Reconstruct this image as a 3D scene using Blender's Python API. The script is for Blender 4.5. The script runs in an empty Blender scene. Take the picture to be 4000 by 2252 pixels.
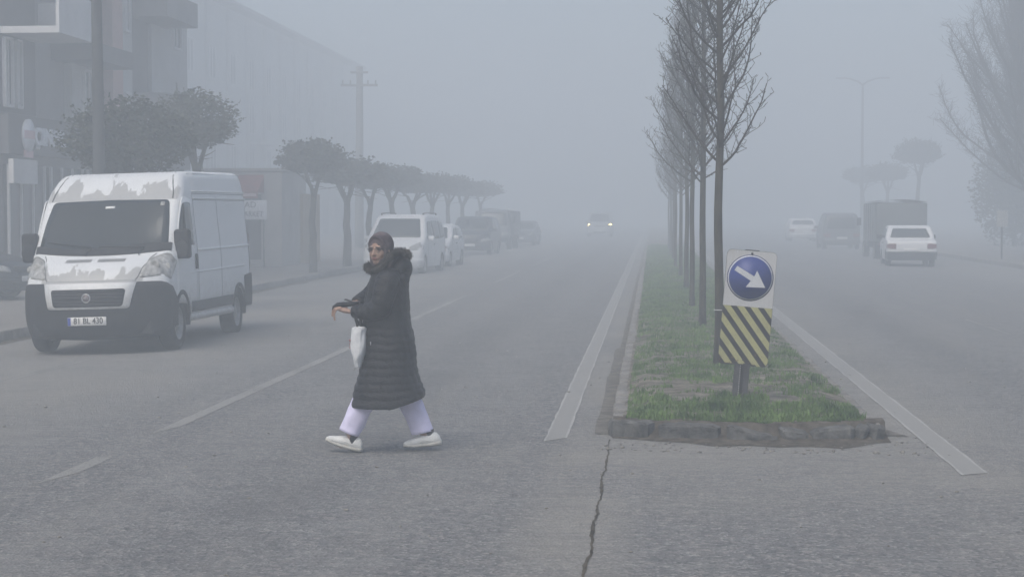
import bpy, bmesh, math, random
from mathutils import Vector, Matrix, noise as mnoise
from math import sin, cos, pi, radians as R, sqrt, atan2
rnd = random.Random(7)
C = bpy.context.scene.collection
SC = bpy.context.scene

# ------------------------------------------------------------------ camera, light, exposure
cam_d = bpy.data.cameras.new('camera'); cam = bpy.data.objects.new('camera', cam_d); C.objects.link(cam)
cam_d.sensor_width = 36.0; cam_d.lens = 62.2; cam_d.clip_start = 0.1; cam_d.clip_end = 2000
cam.location = (0, 0, 1.85); cam.rotation_euler = (R(90 - 2.47), 0, R(4.53))
SC.camera = cam
SUN_EL, SUN_AZ = 52, 205                       # azimuth clockwise from +Y (the way the road runs)
world = bpy.data.worlds.new('World'); SC.world = world; world.use_nodes = True
wn = world.node_tree.nodes; bg = wn['Background']
sky = wn.new('ShaderNodeTexSky'); sky.sky_type = 'NISHITA'; sky.sun_disc = False
sky.sun_elevation = R(SUN_EL); sky.sun_rotation = R(SUN_AZ)
sky.air_density = 1.0; sky.dust_density = 4.0; sky.ozone_density = 1.0
world.node_tree.links.new(sky.outputs[0], bg.inputs[0]); bg.inputs[1].default_value = 0.09
sl = bpy.data.lights.new('sun', 'SUN'); sun = bpy.data.objects.new('sun', sl); C.objects.link(sun)
sl.energy = 1.2; sl.angle = R(45); sl.color = (1.0, 0.955, 0.87)
sun.rotation_euler = (R(90 - SUN_EL), 0, R(180 - SUN_AZ))
sun.location = (0, 0, 40)
SC.view_settings.view_transform = 'Standard'; SC.view_settings.look = 'None'
SC.view_settings.gamma = 1.0; SC.view_settings.use_curve_mapping = False
SC.view_settings.exposure = 0.88
cy = SC.cycles
cy.max_bounces = 6; cy.diffuse_bounces = 3; cy.glossy_bounces = 3; cy.transmission_bounces = 4
cy.transparent_max_bounces = 8; cy.volume_bounces = 1
cy.use_denoising = True
FOG = 0.0175; FOGCOL = (0.80, 0.878, 0.945, 1)

# ------------------------------------------------------------------ helpers
def tag(o, label=None, cat=None, group=None, kind=None):
    if label: o['label'] = label
    if cat: o['category'] = cat
    if group: o['group'] = group
    if kind: o['kind'] = kind
    return o

def empty(name, loc=(0, 0, 0), rz=0, label=None, cat=None, group=None):
    o = bpy.data.objects.new(name, None); C.objects.link(o)
    o.empty_display_size = 0.2
    o.location = loc; o.rotation_euler = (0, 0, rz)
    return tag(o, label, cat, group)

def link_mesh(name, me, mats, parent=None):
    if not isinstance(mats, (list, tuple)): mats = [mats]
    for m in mats: me.materials.append(m)
    o = bpy.data.objects.new(name, me); C.objects.link(o)
    if parent: o.parent = parent
    return o

class MB:
    """collects shapes into ONE mesh object"""
    def __init__(s): s.v = []; s.f = []; s.mi = []; s.sm = []
    def add(s, vs, fs, mi=0, smooth=False, M=None):
        b = len(s.v)
        if M is not None: vs = [M @ Vector(p) for p in vs]
        s.v += [tuple(p) for p in vs]
        for f in fs:
            s.f.append(tuple(b + i for i in f)); s.mi.append(mi); s.sm.append(smooth)
    def box(s, c, d, mi=0, M=None, taper=1.0):
        x, y, z = d[0] / 2, d[1] / 2, d[2] / 2; t = taper
        vs = [(-x, -y, -z), (x, -y, -z), (x, y, -z), (-x, y, -z), (-x * t, -y * t, z), (x * t, -y * t, z), (x * t, y * t, z), (-x * t, y * t, z)]
        vs = [(c[0] + p[0], c[1] + p[1], c[2] + p[2]) for p in vs]
        s.add(vs, [(0, 3, 2, 1), (4, 5, 6, 7), (0, 1, 5, 4), (1, 2, 6, 5), (2, 3, 7, 6), (3, 0, 4, 7)], mi, False, M)
    def bbox(s, c, d, r=0.01, mi=0, M=None, seg=2):
        bm = bmesh.new(); bmesh.ops.create_cube(bm, size=1.0)
        for v in bm.verts: v.co = Vector((v.co.x * d[0], v.co.y * d[1], v.co.z * d[2]))
        bmesh.ops.bevel(bm, geom=bm.edges[:], offset=r, segments=seg, profile=0.5, affect='EDGES')
        bm.verts.index_update()
        s.add([(v.co.x + c[0], v.co.y + c[1], v.co.z + c[2]) for v in bm.verts], [[v.index for v in f.verts] for f in bm.faces], mi, True, M)
        bm.free()
    def loft(s, rings, mi=0, cap0=True, cap1=True, closed=True, smooth=True, M=None):
        n = len(rings[0]); vs = [p for r in rings for p in r]; fs = []
        for i in range(len(rings) - 1):
            for k in range(n if closed else n - 1):
                a = i * n + k; b = i * n + (k + 1) % n
                fs.append((a, b, b + n, a + n))
        if cap0 and closed: fs.append(tuple(range(n))[::-1])
        if cap1 and closed: fs.append(tuple((len(rings) - 1) * n + k for k in range(n)))
        s.add(vs, fs, mi, smooth, M)
    def tube(s, pts, rad, n=6, mi=0, cap=True, smooth=True, M=None):
        pts = [Vector(p) for p in pts]
        if not hasattr(rad, '__len__'): rad = [rad] * len(pts)
        rings = []; prev = None
        for i, p in enumerate(pts):
            d = (pts[min(i + 1, len(pts) - 1)] - pts[max(i - 1, 0)])
            if d.length < 1e-9: d = Vector((0, 0, 1))
            d.normalize()
            if prev is None:
                u = d.orthogonal().normalized()
            else:
                u = prev - d * prev.dot(d)
                u = u.normalized() if u.length > 1e-6 else d.orthogonal().normalized()
            prev = u; w = d.cross(u)
            rings.append([p + (u * cos(2 * pi * k / n) + w * sin(2 * pi * k / n)) * rad[i] for k in range(n)])
        s.loft(rings, mi, cap, cap, True, smooth, M)
    def lathe(s, prof, n=24, mi=0, axis='Z', c=(0, 0, 0), smooth=True, M=None):
        rings = []
        for r, z in prof:
            ring = []
            for k in range(n):
                a = 2 * pi * k / n
                p = (r * cos(a), r * sin(a), z)
                if axis == 'X': p = (z, r * cos(a), r * sin(a))
                if axis == 'Y': p = (r * sin(a), z, r * cos(a))
                ring.append((p[0] + c[0], p[1] + c[1], p[2] + c[2]))
            rings.append(ring)
        s.loft(rings, mi, True, True, True, smooth, M)
    def prism(s, poly, z0, z1, mi=0, M=None):
        n = len(poly)
        vs = [(x, y, z0) for x, y in poly] + [(x, y, z1) for x, y in poly]
        fs = [tuple(range(n))[::-1], tuple(range(n, 2 * n))] + [(k, (k + 1) % n, (k + 1) % n + n, k + n) for k in range(n)]
        s.add(vs, fs, mi, False, M)
    def sphere(s, c, r, nu=16, nv=10, mi=0, M=None):
        if not hasattr(r, '__len__'): r = (r, r, r)
        rings = []
        for i in range(nv + 1):
            t = pi * i / nv - pi / 2; t = max(min(t, pi / 2 - 0.02), -pi / 2 + 0.02)
            rings.append([(c[0] + r[0] * cos(t) * cos(2 * pi * k / nu), c[1] + r[1] * cos(t) * sin(2 * pi * k / nu), c[2] + r[2] * sin(t)) for k in range(nu)])
        s.loft(rings, mi, M=M)
    def mesh(s, name):
        me = bpy.data.meshes.new(name); me.from_pydata(s.v, [], s.f)
        me.polygons.foreach_set('material_index', s.mi); me.polygons.foreach_set('use_smooth', s.sm)
        me.update(); return me
    def build(s, name, mats, parent=None, fix=True):
        me = s.mesh(name)
        if fix:
            bm = bmesh.new(); bm.from_mesh(me); bmesh.ops.recalc_face_normals(bm, faces=bm.faces); bm.to_mesh(me); bm.free()
        return link_mesh(name, me, mats, parent)

def text_obj(name, body, size, mat, parent, M, extrude=0.003, sx=1.0, align='CENTER', bold=0.0):
    cu = bpy.data.curves.new(name, 'FONT'); cu.body = body; cu.size = size; cu.extrude = extrude
    cu.align_x = align; cu.align_y = 'CENTER'; cu.offset = bold
    o = bpy.data.objects.new(name, cu); C.objects.link(o)
    dg = bpy.context.evaluated_depsgraph_get()
    me = bpy.data.meshes.new_from_object(o.evaluated_get(dg))
    bpy.data.objects.remove(o); bpy.data.curves.remove(cu)
    me.transform(M @ Matrix.Diagonal((sx, 1, 1, 1))); me.name = name
    me.materials.clear()
    return link_mesh(name, me, mat, parent)

def front_M(x, y, z, rz=0.0):
    """matrix that stands XY artwork up so that it faces -Y (towards the camera's side)"""
    return Matrix.Translation((x, y, z)) @ Matrix.Rotation(rz, 4, 'Z') @ Matrix.Rotation(pi / 2, 4, 'X')

def copy_tree(o, parent=None):
    c = o.copy(); C.objects.link(c)
    if parent: c.parent = parent
    for ch in list(o.children): copy_tree(ch, c)
    return c

# ------------------------------------------------------------------ materials
def mat(name, col, rough=0.7, var=0.12, scale=6.0, bump=0.0, bscale=40.0, col2=None, metal=0.0, spec=0.5, detail=5.0, stretch=(1, 1, 1), coords='Object', coat=0.0):
    m = bpy.data.materials.new(name); m.use_nodes = True
    nt = m.node_tree; N = nt.nodes; L = nt.links; b = N['Principled BSDF']
    b.inputs['Roughness'].default_value = rough; b.inputs['Metallic'].default_value = metal
    b.inputs['Specular IOR Level'].default_value = spec
    b.inputs['Coat Weight'].default_value = coat
    tc = N.new('ShaderNodeTexCoord'); mp = N.new('ShaderNodeMapping'); mp.inputs['Scale'].default_value = stretch
    L.new(tc.outputs[coords], mp.inputs[0])
    n = N.new('ShaderNodeTexNoise'); n.inputs['Scale'].default_value = scale; n.inputs['Detail'].default_value = detail
    n.inputs['Roughness'].default_value = 0.62
    L.new(mp.outputs[0], n.inputs[0])
    rp = N.new('ShaderNodeValToRGB'); e = rp.color_ramp.elements
    c1 = [max(0, c * (1 - var)) for c in col]; c2 = list(col2) if col2 else [min(1, c * (1 + var)) for c in col]
    e[0].position = 0.34; e[0].color = (*c1, 1); e[1].position = 0.68; e[1].color = (*c2, 1)
    L.new(n.outputs[0], rp.inputs[0]); L.new(rp.outputs[0], b.inputs['Base Color'])
    if bump:
        n2 = N.new('ShaderNodeTexNoise'); n2.inputs['Scale'].default_value = bscale; n2.inputs['Detail'].default_value = 4
        L.new(mp.outputs[0], n2.inputs[0])
        bp = N.new('ShaderNodeBump'); bp.inputs['Strength'].default_value = bump; bp.inputs['Distance'].default_value = 0.02
        L.new(n2.outputs[0], bp.inputs['Height']); L.new(bp.outputs[0], b.inputs['Normal'])
    return m

class NT:
    """small shader-graph helper"""
    def __init__(s, m):
        s.m = m; s.N = m.node_tree.nodes; s.L = m.node_tree.links; s.b = s.N['Principled BSDF']
        tc = s.N.new('ShaderNodeTexCoord'); s.obj = tc.outputs['Object']
        sx = s.N.new('ShaderNodeSeparateXYZ'); s.L.new(s.obj, sx.inputs[0]); s.x, s.y, s.z = sx.outputs
    def _in(s, sock, v):
        if hasattr(v, 'links') or hasattr(v, 'is_linked'): s.L.new(v, sock)
        else: sock.default_value = v
    def math(s, op, a, b=0.0, c=None, clamp=False):
        n = s.N.new('ShaderNodeMath'); n.operation = op; n.use_clamp = clamp
        s._in(n.inputs[0], a); s._in(n.inputs[1], b)
        if c is not None: s._in(n.inputs[2], c)
        return n.outputs[0]
    def step(s, v, a, b):
        n = s.N.new('ShaderNodeMapRange'); n.interpolation_type = 'SMOOTHSTEP'
        s._in(n.inputs['Value'], v); n.inputs['From Min'].default_value = a; n.inputs['From Max'].default_value = b
        return n.outputs[0]
    def noise(s, scale, detail=5, rough=0.6, stretch=(1, 1, 1), dist=0.0):
        mp = s.N.new('ShaderNodeMapping'); mp.inputs['Scale'].default_value = stretch; s.L.new(s.obj, mp.inputs[0])
        n = s.N.new('ShaderNodeTexNoise'); n.inputs['Scale'].default_value = scale; n.inputs['Detail'].default_value = detail
        n.inputs['Roughness'].default_value = rough; n.inputs['Distortion'].default_value = dist
        s.L.new(mp.outputs[0], n.inputs[0]); return n.outputs[0]
    def voro(s, scale, stretch=(1, 1, 1), feature='F1', out='Distance'):
        mp = s.N.new('ShaderNodeMapping'); mp.inputs['Scale'].default_value = stretch; s.L.new(s.obj, mp.inputs[0])
        n = s.N.new('ShaderNodeTexVoronoi'); n.inputs['Scale'].default_value = scale; n.feature = feature
        s.L.new(mp.outputs[0], n.inputs[0]); return n.outputs[out]
    def mix(s, f, a, b):
        n = s.N.new('ShaderNodeMix'); n.data_type = 'RGBA'
        s._in(n.inputs[0], f)
        for i, v in ((6, a), (7, b)):
            if hasattr(v, 'links'): s.L.new(v, n.inputs[i])
            else: n.inputs[i].default_value = (*v, 1)
        return n.outputs[2]
    def bump(s, h, strength=0.3, dist=0.01):
        n = s.N.new('ShaderNodeBump'); n.inputs['Strength'].default_value = strength; n.inputs['Distance'].default_value = dist
        s.L.new(h, n.inputs['Height']); s.L.new(n.outputs[0], s.b.inputs['Normal'])
    def color(s, c): s._in(s.b.inputs['Base Color'], c)

def newmat(name, rough=0.8, spec=0.3):
    m = bpy.data.materials.new(name); m.use_nodes = True
    b = m.node_tree.nodes['Principled BSDF']; b.inputs['Roughness'].default_value = rough; b.inputs['Specular IOR Level'].default_value = spec
    return m

def paint_mat(name, col, dirt=(0.30, 0.28, 0.25), amount=0.5, zdirt=0.9, rough=0.35):
    """car paint with road dust low down and in blotches"""
    m = newmat(name, rough, 0.5); t = NT(m)
    n = t.noise(3.0, 6, 0.65)
    low = t.step(t.z, zdirt, 0.1)
    f = t.math('MULTIPLY', t.math('ADD', t.math('MULTIPLY', low, 0.8), 0.12), t.step(n, 0.25, 0.8))
    t.color(t.mix(t.math('MULTIPLY', f, amount), col, dirt)); return m

M_ASPH = newmat('asphalt', 0.85, 0.25)
def _asphalt():
    t = NT(M_ASPH)
    agg = t.voro(55, out='Color'); bw = t.N.new('ShaderNodeSeparateColor'); t.L.new(agg, bw.inputs[0])
    a1 = t.step(bw.outputs[0], 0.72, 0.98)                       # pale stones
    a2 = t.step(bw.outputs[1], 0.75, 0.98)                       # dark stones / voids
    big = t.noise(0.35, 6, 0.6); mid = t.noise(2.2, 6, 0.65); fine = t.noise(14, 6, 0.7); tr = t.noise(0.5, 5, 0.6, (4.0, 0.25, 1))
    base = t.mix(t.step(mid, 0.3, 0.7), (0.150, 0.151, 0.152), (0.195, 0.195, 0.194))
    base = t.mix(t.math('MULTIPLY', t.step(fine, 0.42, 0.72), 0.75), base, (0.112, 0.113, 0.114))
    base = t.mix(t.math('MULTIPLY', a1, 0.7), base, (0.36, 0.355, 0.345))
    ag2 = t.voro(27, (1, 1, 1), out='Color'); b2 = t.N.new('ShaderNodeSeparateColor'); t.L.new(ag2, b2.inputs[0])
    base = t.mix(t.math('MULTIPLY', t.step(b2.outputs[0], 0.7, 0.95), 0.5), base, (0.30, 0.275, 0.265))
    base = t.mix(t.math('MULTIPLY', t.step(b2.outputs[1], 0.72, 0.95), 0.55), base, (0.070, 0.086, 0.088))
    base = t.mix(t.math('MULTIPLY', a2, 0.6), base, (0.06, 0.061, 0.065))
    # dust that traffic does not sweep: along the median, ahead of its nose and on the parking side
    def band(c, w): return t.math('SUBTRACT', 1.0, t.step(t.math('ABSOLUTE', t.math('SUBTRACT', t.x, c)), w * 0.15, w))
    nose = t.math('MULTIPLY', t.step(t.x, -0.5, -0.2), t.math('MULTIPLY', t.step(t.x, 3.6, 2.2), t.math('MULTIPLY', t.step(t.y, 9.6, 12.8), 1.0)))
    d = t.math('MAXIMUM', band(-0.45, 0.55), t.math('MULTIPLY', t.step(t.x, -3.9, -6.0), 0.9))
    d = t.math('MAXIMUM', d, t.math('MULTIPLY', nose, 0.95))
    d = t.math('MAXIMUM', d, t.math('MULTIPLY', band(2.1, 0.5), 0.7))
    d = t.math('MAXIMUM', d, t.math('MULTIPLY', t.step(t.x, 8.0, 10.5), 0.7))
    d = t.math('MAXIMUM', d, t.math('MULTIPLY', t.step(tr, 0.42, 0.72), 0.45))
    d = t.math('MULTIPLY', d, t.step(t.math('ADD', big, t.math('MULTIPLY', fine, 0.35)), 0.38, 0.85))
    base = t.mix(t.math('MULTIPLY', d, 0.7), base, (0.275, 0.262, 0.235))
    for c0 in (-1.65, -3.25, -5.1, 3.1, 4.7):                           # tyre-polished tracks, patchy
        base = t.mix(t.math('MULTIPLY', t.math('MULTIPLY', band(c0, .5), t.step(mid, .3, .7)), .40), base, (0.235, 0.233, 0.228))
    for c0 in (-2.45, 3.9): base = t.mix(t.math('MULTIPLY', t.math('MULTIPLY', band(c0, .55), t.step(big, .35, .65)), .40), base, (0.10, 0.101, 0.104))
    st = t.noise(1.0, 5, .65, (1.1, 9.0, 1)); st2 = t.noise(1.0, 4, .6, (5, 26, 1))
    base = t.mix(t.math('MULTIPLY', t.step(st, .45, .72), .30), base, (0.095, 0.096, 0.098))
    base = t.mix(t.math('MULTIPLY', t.step(st2, .56, .70), .35), base, (0.27, 0.268, 0.26))
    base = t.mix(t.math('MULTIPLY', t.step(st2, .44, .32), .35), base, (0.085, 0.086, 0.09))
    t.color(base)
    h = t.math('ADD', t.math('MULTIPLY', t.voro(55), 0.6), t.math('MULTIPLY', fine, 0.9))
    t.bump(h, 0.9, 0.014)
_asphalt()

def line_mat(name, half, wear, rimf=0.4):
    """road paint: object x runs across the line; worn in the middle, crisp thin rims"""
    m = newmat(name, 0.7, 0.3); t = NT(m)
    n = t.noise(9, 6, 0.7); n2 = t.noise(45, 4, 0.7); n3 = t.noise(0.8, 3)
    ax = t.math('ABSOLUTE', t.x)
    rim = t.math('MULTIPLY', t.step(ax, half - 0.022, half - 0.012), t.step(n, 0.35, 0.5))
    keep = t.math('MULTIPLY', t.step(t.math('ADD', t.math('MULTIPLY', n, 0.5), t.math('ADD', t.math('MULTIPLY', n2, 0.35), t.math('MULTIPLY', n3, 0.35))), wear - 0.16, wear + 0.16), 0.85)
    c = t.mix(keep, (0.17, 0.167, 0.16), (0.275, 0.27, 0.255))
    c = t.mix(t.math('MULTIPLY', rim, rimf), c, (0.52, 0.52, 0.50))
    if rimf == 0:                                                     # old paint with feathered edges
        edge = t.step(t.math('ADD', ax, t.math('MULTIPLY', t.math('SUBTRACT', n, .5), .05)), half - .005, half - .05)
        N2 = t.N.new('ShaderNodeBsdfTransparent'); ms = t.N.new('ShaderNodeMixShader'); t.L.new(t.math('MULTIPLY', edge, t.step(t.math('ADD', n2, t.math('MULTIPLY', n3, .4)), .39, .74)), ms.inputs[0]); t.L.new(N2.outputs[0], ms.inputs[1]); t.L.new(t.b.outputs[0], ms.inputs[2])
        t.L.new(ms.outputs[0], t.N['Material Output'].inputs[0])
    t.color(c); return m

M_CONC = mat('kerb_concrete', (0.21, 0.20, 0.185), 0.9, 0.3, 5, 0.5, 40, spec=0.2)
M_CONCD = mat('mossy_concrete', (0.075, 0.077, 0.076), 0.95, 0.4, 7, 0.8, 30, col2=(0.15, 0.15, 0.143), spec=0.15)
M_PAVE = newmat('paving', 0.85, 0.25)
def _pave():
    t = NT(M_PAVE)
    br = t.N.new('ShaderNodeTexBrick'); t.L.new(t.obj, br.inputs[0]); br.inputs['Scale'].default_value = 2.5
    br.inputs['Color1'].default_value = (0.24, 0.225, 0.205, 1); br.inputs['Color2'].default_value = (0.20, 0.185, 0.17, 1); br.inputs['Mortar'].default_value = (0.11, 0.105, 0.1, 1)
    br.inputs['Mortar Size'].default_value = 0.012
    t.color(t.mix(t.math('MULTIPLY', t.step(t.noise(1.2, 6), 0.35, 0.75), 0.55), br.outputs[0], (0.15, 0.14, 0.125)))
_pave()
M_SOIL = mat('soil', (0.105, 0.092, 0.07), 0.95, 0.4, 5, 0.9, 35, col2=(0.25, 0.23, 0.19), spec=0.1)
M_DIRT = mat('dirt', (0.062, 0.053, 0.043), 0.95, 0.35, 10, 0.6, 50, col2=(0.125, 0.11, 0.088), spec=0.1)
M_GUT = mat('gutter_dust', (0.12, 0.112, 0.10), 0.95, 0.3, 6, 0.4, 50, col2=(0.19, 0.178, 0.155), spec=0.1)
M_CRACK = mat('crack_fill', (0.045, 0.04, 0.033), 0.95, 0.4, 8, 0.5, 60, col2=(0.11, 0.095, 0.07), spec=0.1)
M_GRASS = mat('grass_blades', (0.038, 0.100, 0.020), 0.7, 0.3, 2.6, col2=(0.150, 0.245, 0.060), spec=0.3)
M_STONE = mat('grit', (0.2, 0.19, 0.17), 0.9, 0.5, 30)

# ------------------------------------------------------------------ ground
def ground_z(x):
    if x < -6.2: return -0.032 * (-6.2 - max(x, -9.9))
    if x > 8: return -0.02 * (min(x, 12.6) - 8)
    return 0.0
def sheet(name, x0, x1, y0, y1, zf, m, nx=1, ys=None, kind='structure'):
    b = MB(); ys = ys or [y0, y1]; xs = [x0 + (x1 - x0) * i / nx for i in range(nx + 1)]
    vs = [(x, y, zf(x)) for y in ys for x in xs]; n = nx + 1
    b.add(vs, [(j * n + i, j * n + i + 1, (j + 1) * n + i + 1, (j + 1) * n + i) for j in range(len(ys) - 1) for i in range(nx)])
    o = b.build(name, m, fix=False); o['kind'] = kind; return o
gb = MB()
gx = [-160, -9.9, -9.0, -8.0, -7.0, -6.2, 0, 8, 10, 12.6, 160]
gv = [(x, y, ground_z(x)) for y in (-4, 420) for x in gx]; gn = len(gx)
gb.add(gv, [(i, i + 1, gn + i + 1, gn + i) for i in range(gn - 1)])
o = gb.build('road', M_ASPH, fix=False); o['kind'] = 'structure'
sheet('left_pavement', -60, -10.02, 24, 300, lambda x: 0.02, M_PAVE)
sheet('right_pavement', 12.74, 60, 6, 300, lambda x: 0.05, M_PAVE)
def kerb(name, x, y0, y1, z0, z1, w=0.14, L=0.9, m=M_CONC, lean=0.0):
    b = MB(); y = y0
    while y < y1:
        l = min(L, y1 - y) - 0.012
        b.bbox((x + rnd.uniform(-.006, .006), y + l / 2, (z0 + z1) / 2 + rnd.uniform(-.006, .006)), (w, l, z1 - z0), 0.012, seg=1)
        y += L
    o = b.build(name, m, fix=False); o['kind'] = 'structure'; return o
kerb('left_kerb', -9.95, 24, 130, -0.2, 0.035)
kerb('right_kerb', 12.67, 6, 130, -0.2, 0.06)
# dark gutter dirt on the parking side, and a faint earthy verge where the kerb starts
def ragged(name, pts_l, pts_r, z, m, kind='structure'):
    b = MB(); n = len(pts_l); vs = [(x, y, z + ground_z(x)) for x, y in pts_l] + [(x, y, z + ground_z(x)) for x, y in pts_r]
    b.add(vs, [(i, n + i, n + i + 1, i + 1) for i in range(n - 1)]); o = b.build(name, m, fix=False)
    me = o.data
    if me.polygons[0].normal.z < 0: me.flip_normals()
    o['kind'] = kind; return o
gl = []; gr = []
for i in range(160):
    y = 18 + i * 0.55
    gl.append((-9.87, y)); gr.append((-9.55 + 0.3 * mnoise.noise((0, y * 0.7, 3)), y))
ragged('gutter_dirt', gl, gr, 0.004, M_DIRT)
# road paint
def paint(name, x, w, y0, y1, wear, rag=0.25, rimf=0.4):
    half = w / 2; b = MB(); ys = []; y = y0
    while y < y1: ys.append(y); y += 0.12 if y < 40 else 2.0
    ys.append(y1); l = []; r = []
    for i, y in enumerate(ys):
        e = 0.012
        l.append((-half + e * mnoise.noise((1.3, y * 3, x)), y, 0.004)); r.append((half + e * mnoise.noise((7.3, y * 3, x)), y, 0.004))
    for i, y in enumerate(ys):
        if y < y0 + rag: r[i] = (-half + (r[i][0] + half) * max(.03, (y - y0) / rag), y, .004)
    n = len(l); b.add(l + r, [(i, n + i, n + i + 1, i + 1) for i in range(n - 1)])
    o = b.build(name, line_mat(name + '_paint', half, wear, rimf), fix=False)
    if o.data.polygons[0].normal.z < 0: o.data.flip_normals()
    o.location = (x, 0, ground_z(x)); o['kind'] = 'structure'; return o
paint('edge_line', -0.78, 0.18, 14.2, 190, 0.42)
paint('edge_line', 2.28, 0.20, 12.6, 190, 0.42, 0.02)
for y0, y1, wr in ((11.5, 13.0, 0.66), (14.2, 24.0, 0.66), (29.5, 39.0, 0.66), (45, 55, .62), (61, 71, .62)):
    paint('lane_line', -4.12, 0.20, y0, y1, wr - .20, 0.9, 0)
for y0, y1 in ((27, 31), (36, 40), (45, 49), (55, 59)):
    paint('lane_line', 5.4, 0.15, y0, y1, 0.56, 0.4, 0)
paint('parking_line', -7.17, 0.15, 19.0, 22.0, 0.58, .3, 0)
# joint in the asphalt running out from the median's corner
cl = []; cr = []
y = 7.6
while y < 14.4:
    w = (0.004 + 0.008 * max(0, mnoise.noise((3.1, y * 1.9, 0)) + 0.15)) * (1.45 if 9.4 < y < 11 else 1.0) * (0.6 if y > 13.2 else 1.0)
    cx = -0.335 + 0.022 * mnoise.noise((0, y * 1.6, 5)) + 0.014 * mnoise.noise((0, y * 7, 9))
    cl.append((cx - w - 0.010 * abs(mnoise.noise((1, y * 12, 0))), y)); cr.append((cx + w + 0.012 * abs(mnoise.noise((4, y * 12, 2))), y)); y += 0.05
ragged('road_joint', cl, cr, 0.0045, M_CRACK)

# ------------------------------------------------------------------ median island
IX0, IX1, IY0 = -0.34, 1.88, 14.55
def nose_y(x):
    t = (x - (IX0 + IX1) / 2) / ((IX1 - IX0) / 2); return IY0 - 0.28 * (1 - t * t)
b = MB(); nx = 28
ys = [0.30, 0.42, 0.6, 1, 1.5, 2.2, 3, 4, 5.5, 7.5, 10, 14, 20, 30, 45, 70, 110, 175]
vs = []
for yy in ys:
    for i in range(nx + 1):
        x = IX0 + 0.1 + (IX1 - IX0 - 0.2) * i / nx; y = nose_y(x) + yy if yy < 6 else IY0 + yy
        edge = min(1, min(x - IX0 - 0.1, IX1 - 0.1 - x) / 0.25)
        z = 0.125 + 0.055 * edge * min(1, max(0, yy - .25) / 0.5) + (0.05 * mnoise.noise((x * 2.1, y * 2.1, 0)) + 0.02 * mnoise.noise((x * 7, y * 7, 2))) * (min(1, max(0, yy - .3) / .6) if yy < 30 else .4)
        vs.append((x, y, z))
n = nx + 1
b.add(vs, [(j * n + i, j * n + i + 1, (j + 1) * n + i + 1, (j + 1) * n + i) for j in range(len(ys) - 1) for i in range(nx)], smooth=True)
o = b.build('median_soil', M_SOIL, fix=False); o['kind'] = 'structure'
def soil_z(x, y):
    edge = max(0, min(1, min(x - IX0 - 0.1, IX1 - 0.1 - x) / 0.25))
    yy = y - nose_y(x); return 0.125 + 0.055 * edge * min(1, max(0, yy - .25) / 0.5) + (0.05 * mnoise.noise((x * 2.1, y * 2.1, 0)) + 0.02 * mnoise.noise((x * 7, y * 7, 2))) * min(1, max(0, yy - .3) / .6)
b = MB()
for sx, bm_ in ((IX0 + 0.07, 1), (IX1 - 0.07, 1)):
    y = IY0 + 0.12
    while y < 125:
        L = 0.34 if y < 30 else 1.4
        b.bbox((sx + rnd.uniform(-.008, .008), y + L / 2, 0.022 + rnd.uniform(-.008, .008)), (0.13, L - 0.018, 0.20), 0.014, M=None, seg=1); y += L
o = b.build('median_kerb', M_CONC, fix=False); o['kind'] = 'structure'
# the nose: broken, sunken blocks
def rock(b, c, d, rz, seed, tilt=0.0, chip=0.02, cut=None, ncut=6):
    bm = bmesh.new(); bmesh.ops.create_cube(bm, size=1.0)
    bmesh.ops.subdivide_edges(bm, edges=bm.edges[:], cuts=ncut, use_grid_fill=True)
    Mx = Matrix.Translation(c) @ Matrix.Rotation(rz, 4, 'Z') @ Matrix.Rotation(tilt, 4, 'Y')
    for v in bm.verts:
        p = Vector((v.co.x * d[0], v.co.y * d[1], v.co.z * d[2]))
        k = sum(1 for q in v.co if abs(q) > 0.42)
        if k >= 2: p -= Vector((v.co.x * d[0], v.co.y * d[1], v.co.z * d[2])) * 0.10 * (k - 1)
        if cut: p.z -= max(0, cut[0] * (v.co.x * cut[1] + 0.5)) * d[2] * (1 if v.co.z > 0.2 else 0)
        nv = Vector((mnoise.noise((p.x * 5 + seed, p.y * 9, p.z * 9)), mnoise.noise((p.x * 14, p.y * 12 + seed, p.z * 14)), mnoise.noise((p.x * 9, p.y * 8, p.z * 8 + seed))))
        p += nv * chip + Vector((0, 0, mnoise.noise((p.x * 25 + seed, p.y * 25, 1)))) * chip * .5
        v.co = Mx @ p
    bm.verts.index_update()
    b.add([v.co for v in bm.verts], [[v.index for v in f.verts] for f in bm.faces], 0, False); bm.free()
b = MB()
segs = [(-0.30, 0.02, 0.17, 0, None), (0.05, 0.56, 0.16, 0, None), (0.60, 1.02, 0.165, 0.03, (0.42, 1)), (1.03, 1.27, 0.15, -0.10, (0.30, 1)), (1.27, 1.64, 0.172, 0.07, (0.28, -1))]
for k, (xa, xb, h, tl, cut) in enumerate(segs):
    xm = (xa + xb) / 2; rz = atan2(nose_y(xb) - nose_y(xa), xb - xa)
    rock(b, (xm, nose_y(xm) + 0.075 + (.012 if k % 2 else 0), 0.036), (xb - xa - 0.022, 0.15, h + 0.035), rz + (.03 if k == 1 else -.03), k * 3.1 + 1, tl, 0.011, cut, 9)
rock(b, (1.78, 14.68, 0.035), (0.10, 0.42, 0.16), 0.35, 22, 0.25, 0.015)
rock(b, (-0.27, 14.62, 0.04), (0.15, 0.28, 0.18), 0.2, 27, 0.0, 0.016)
rock(b, (1.70, 14.55, 0.04), (0.10, 0.20, 0.14), -0.3, 31, 0.3, 0.016)
o = b.build('broken_kerb', M_CONCD, fix=False); o['kind'] = 'structure'
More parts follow.
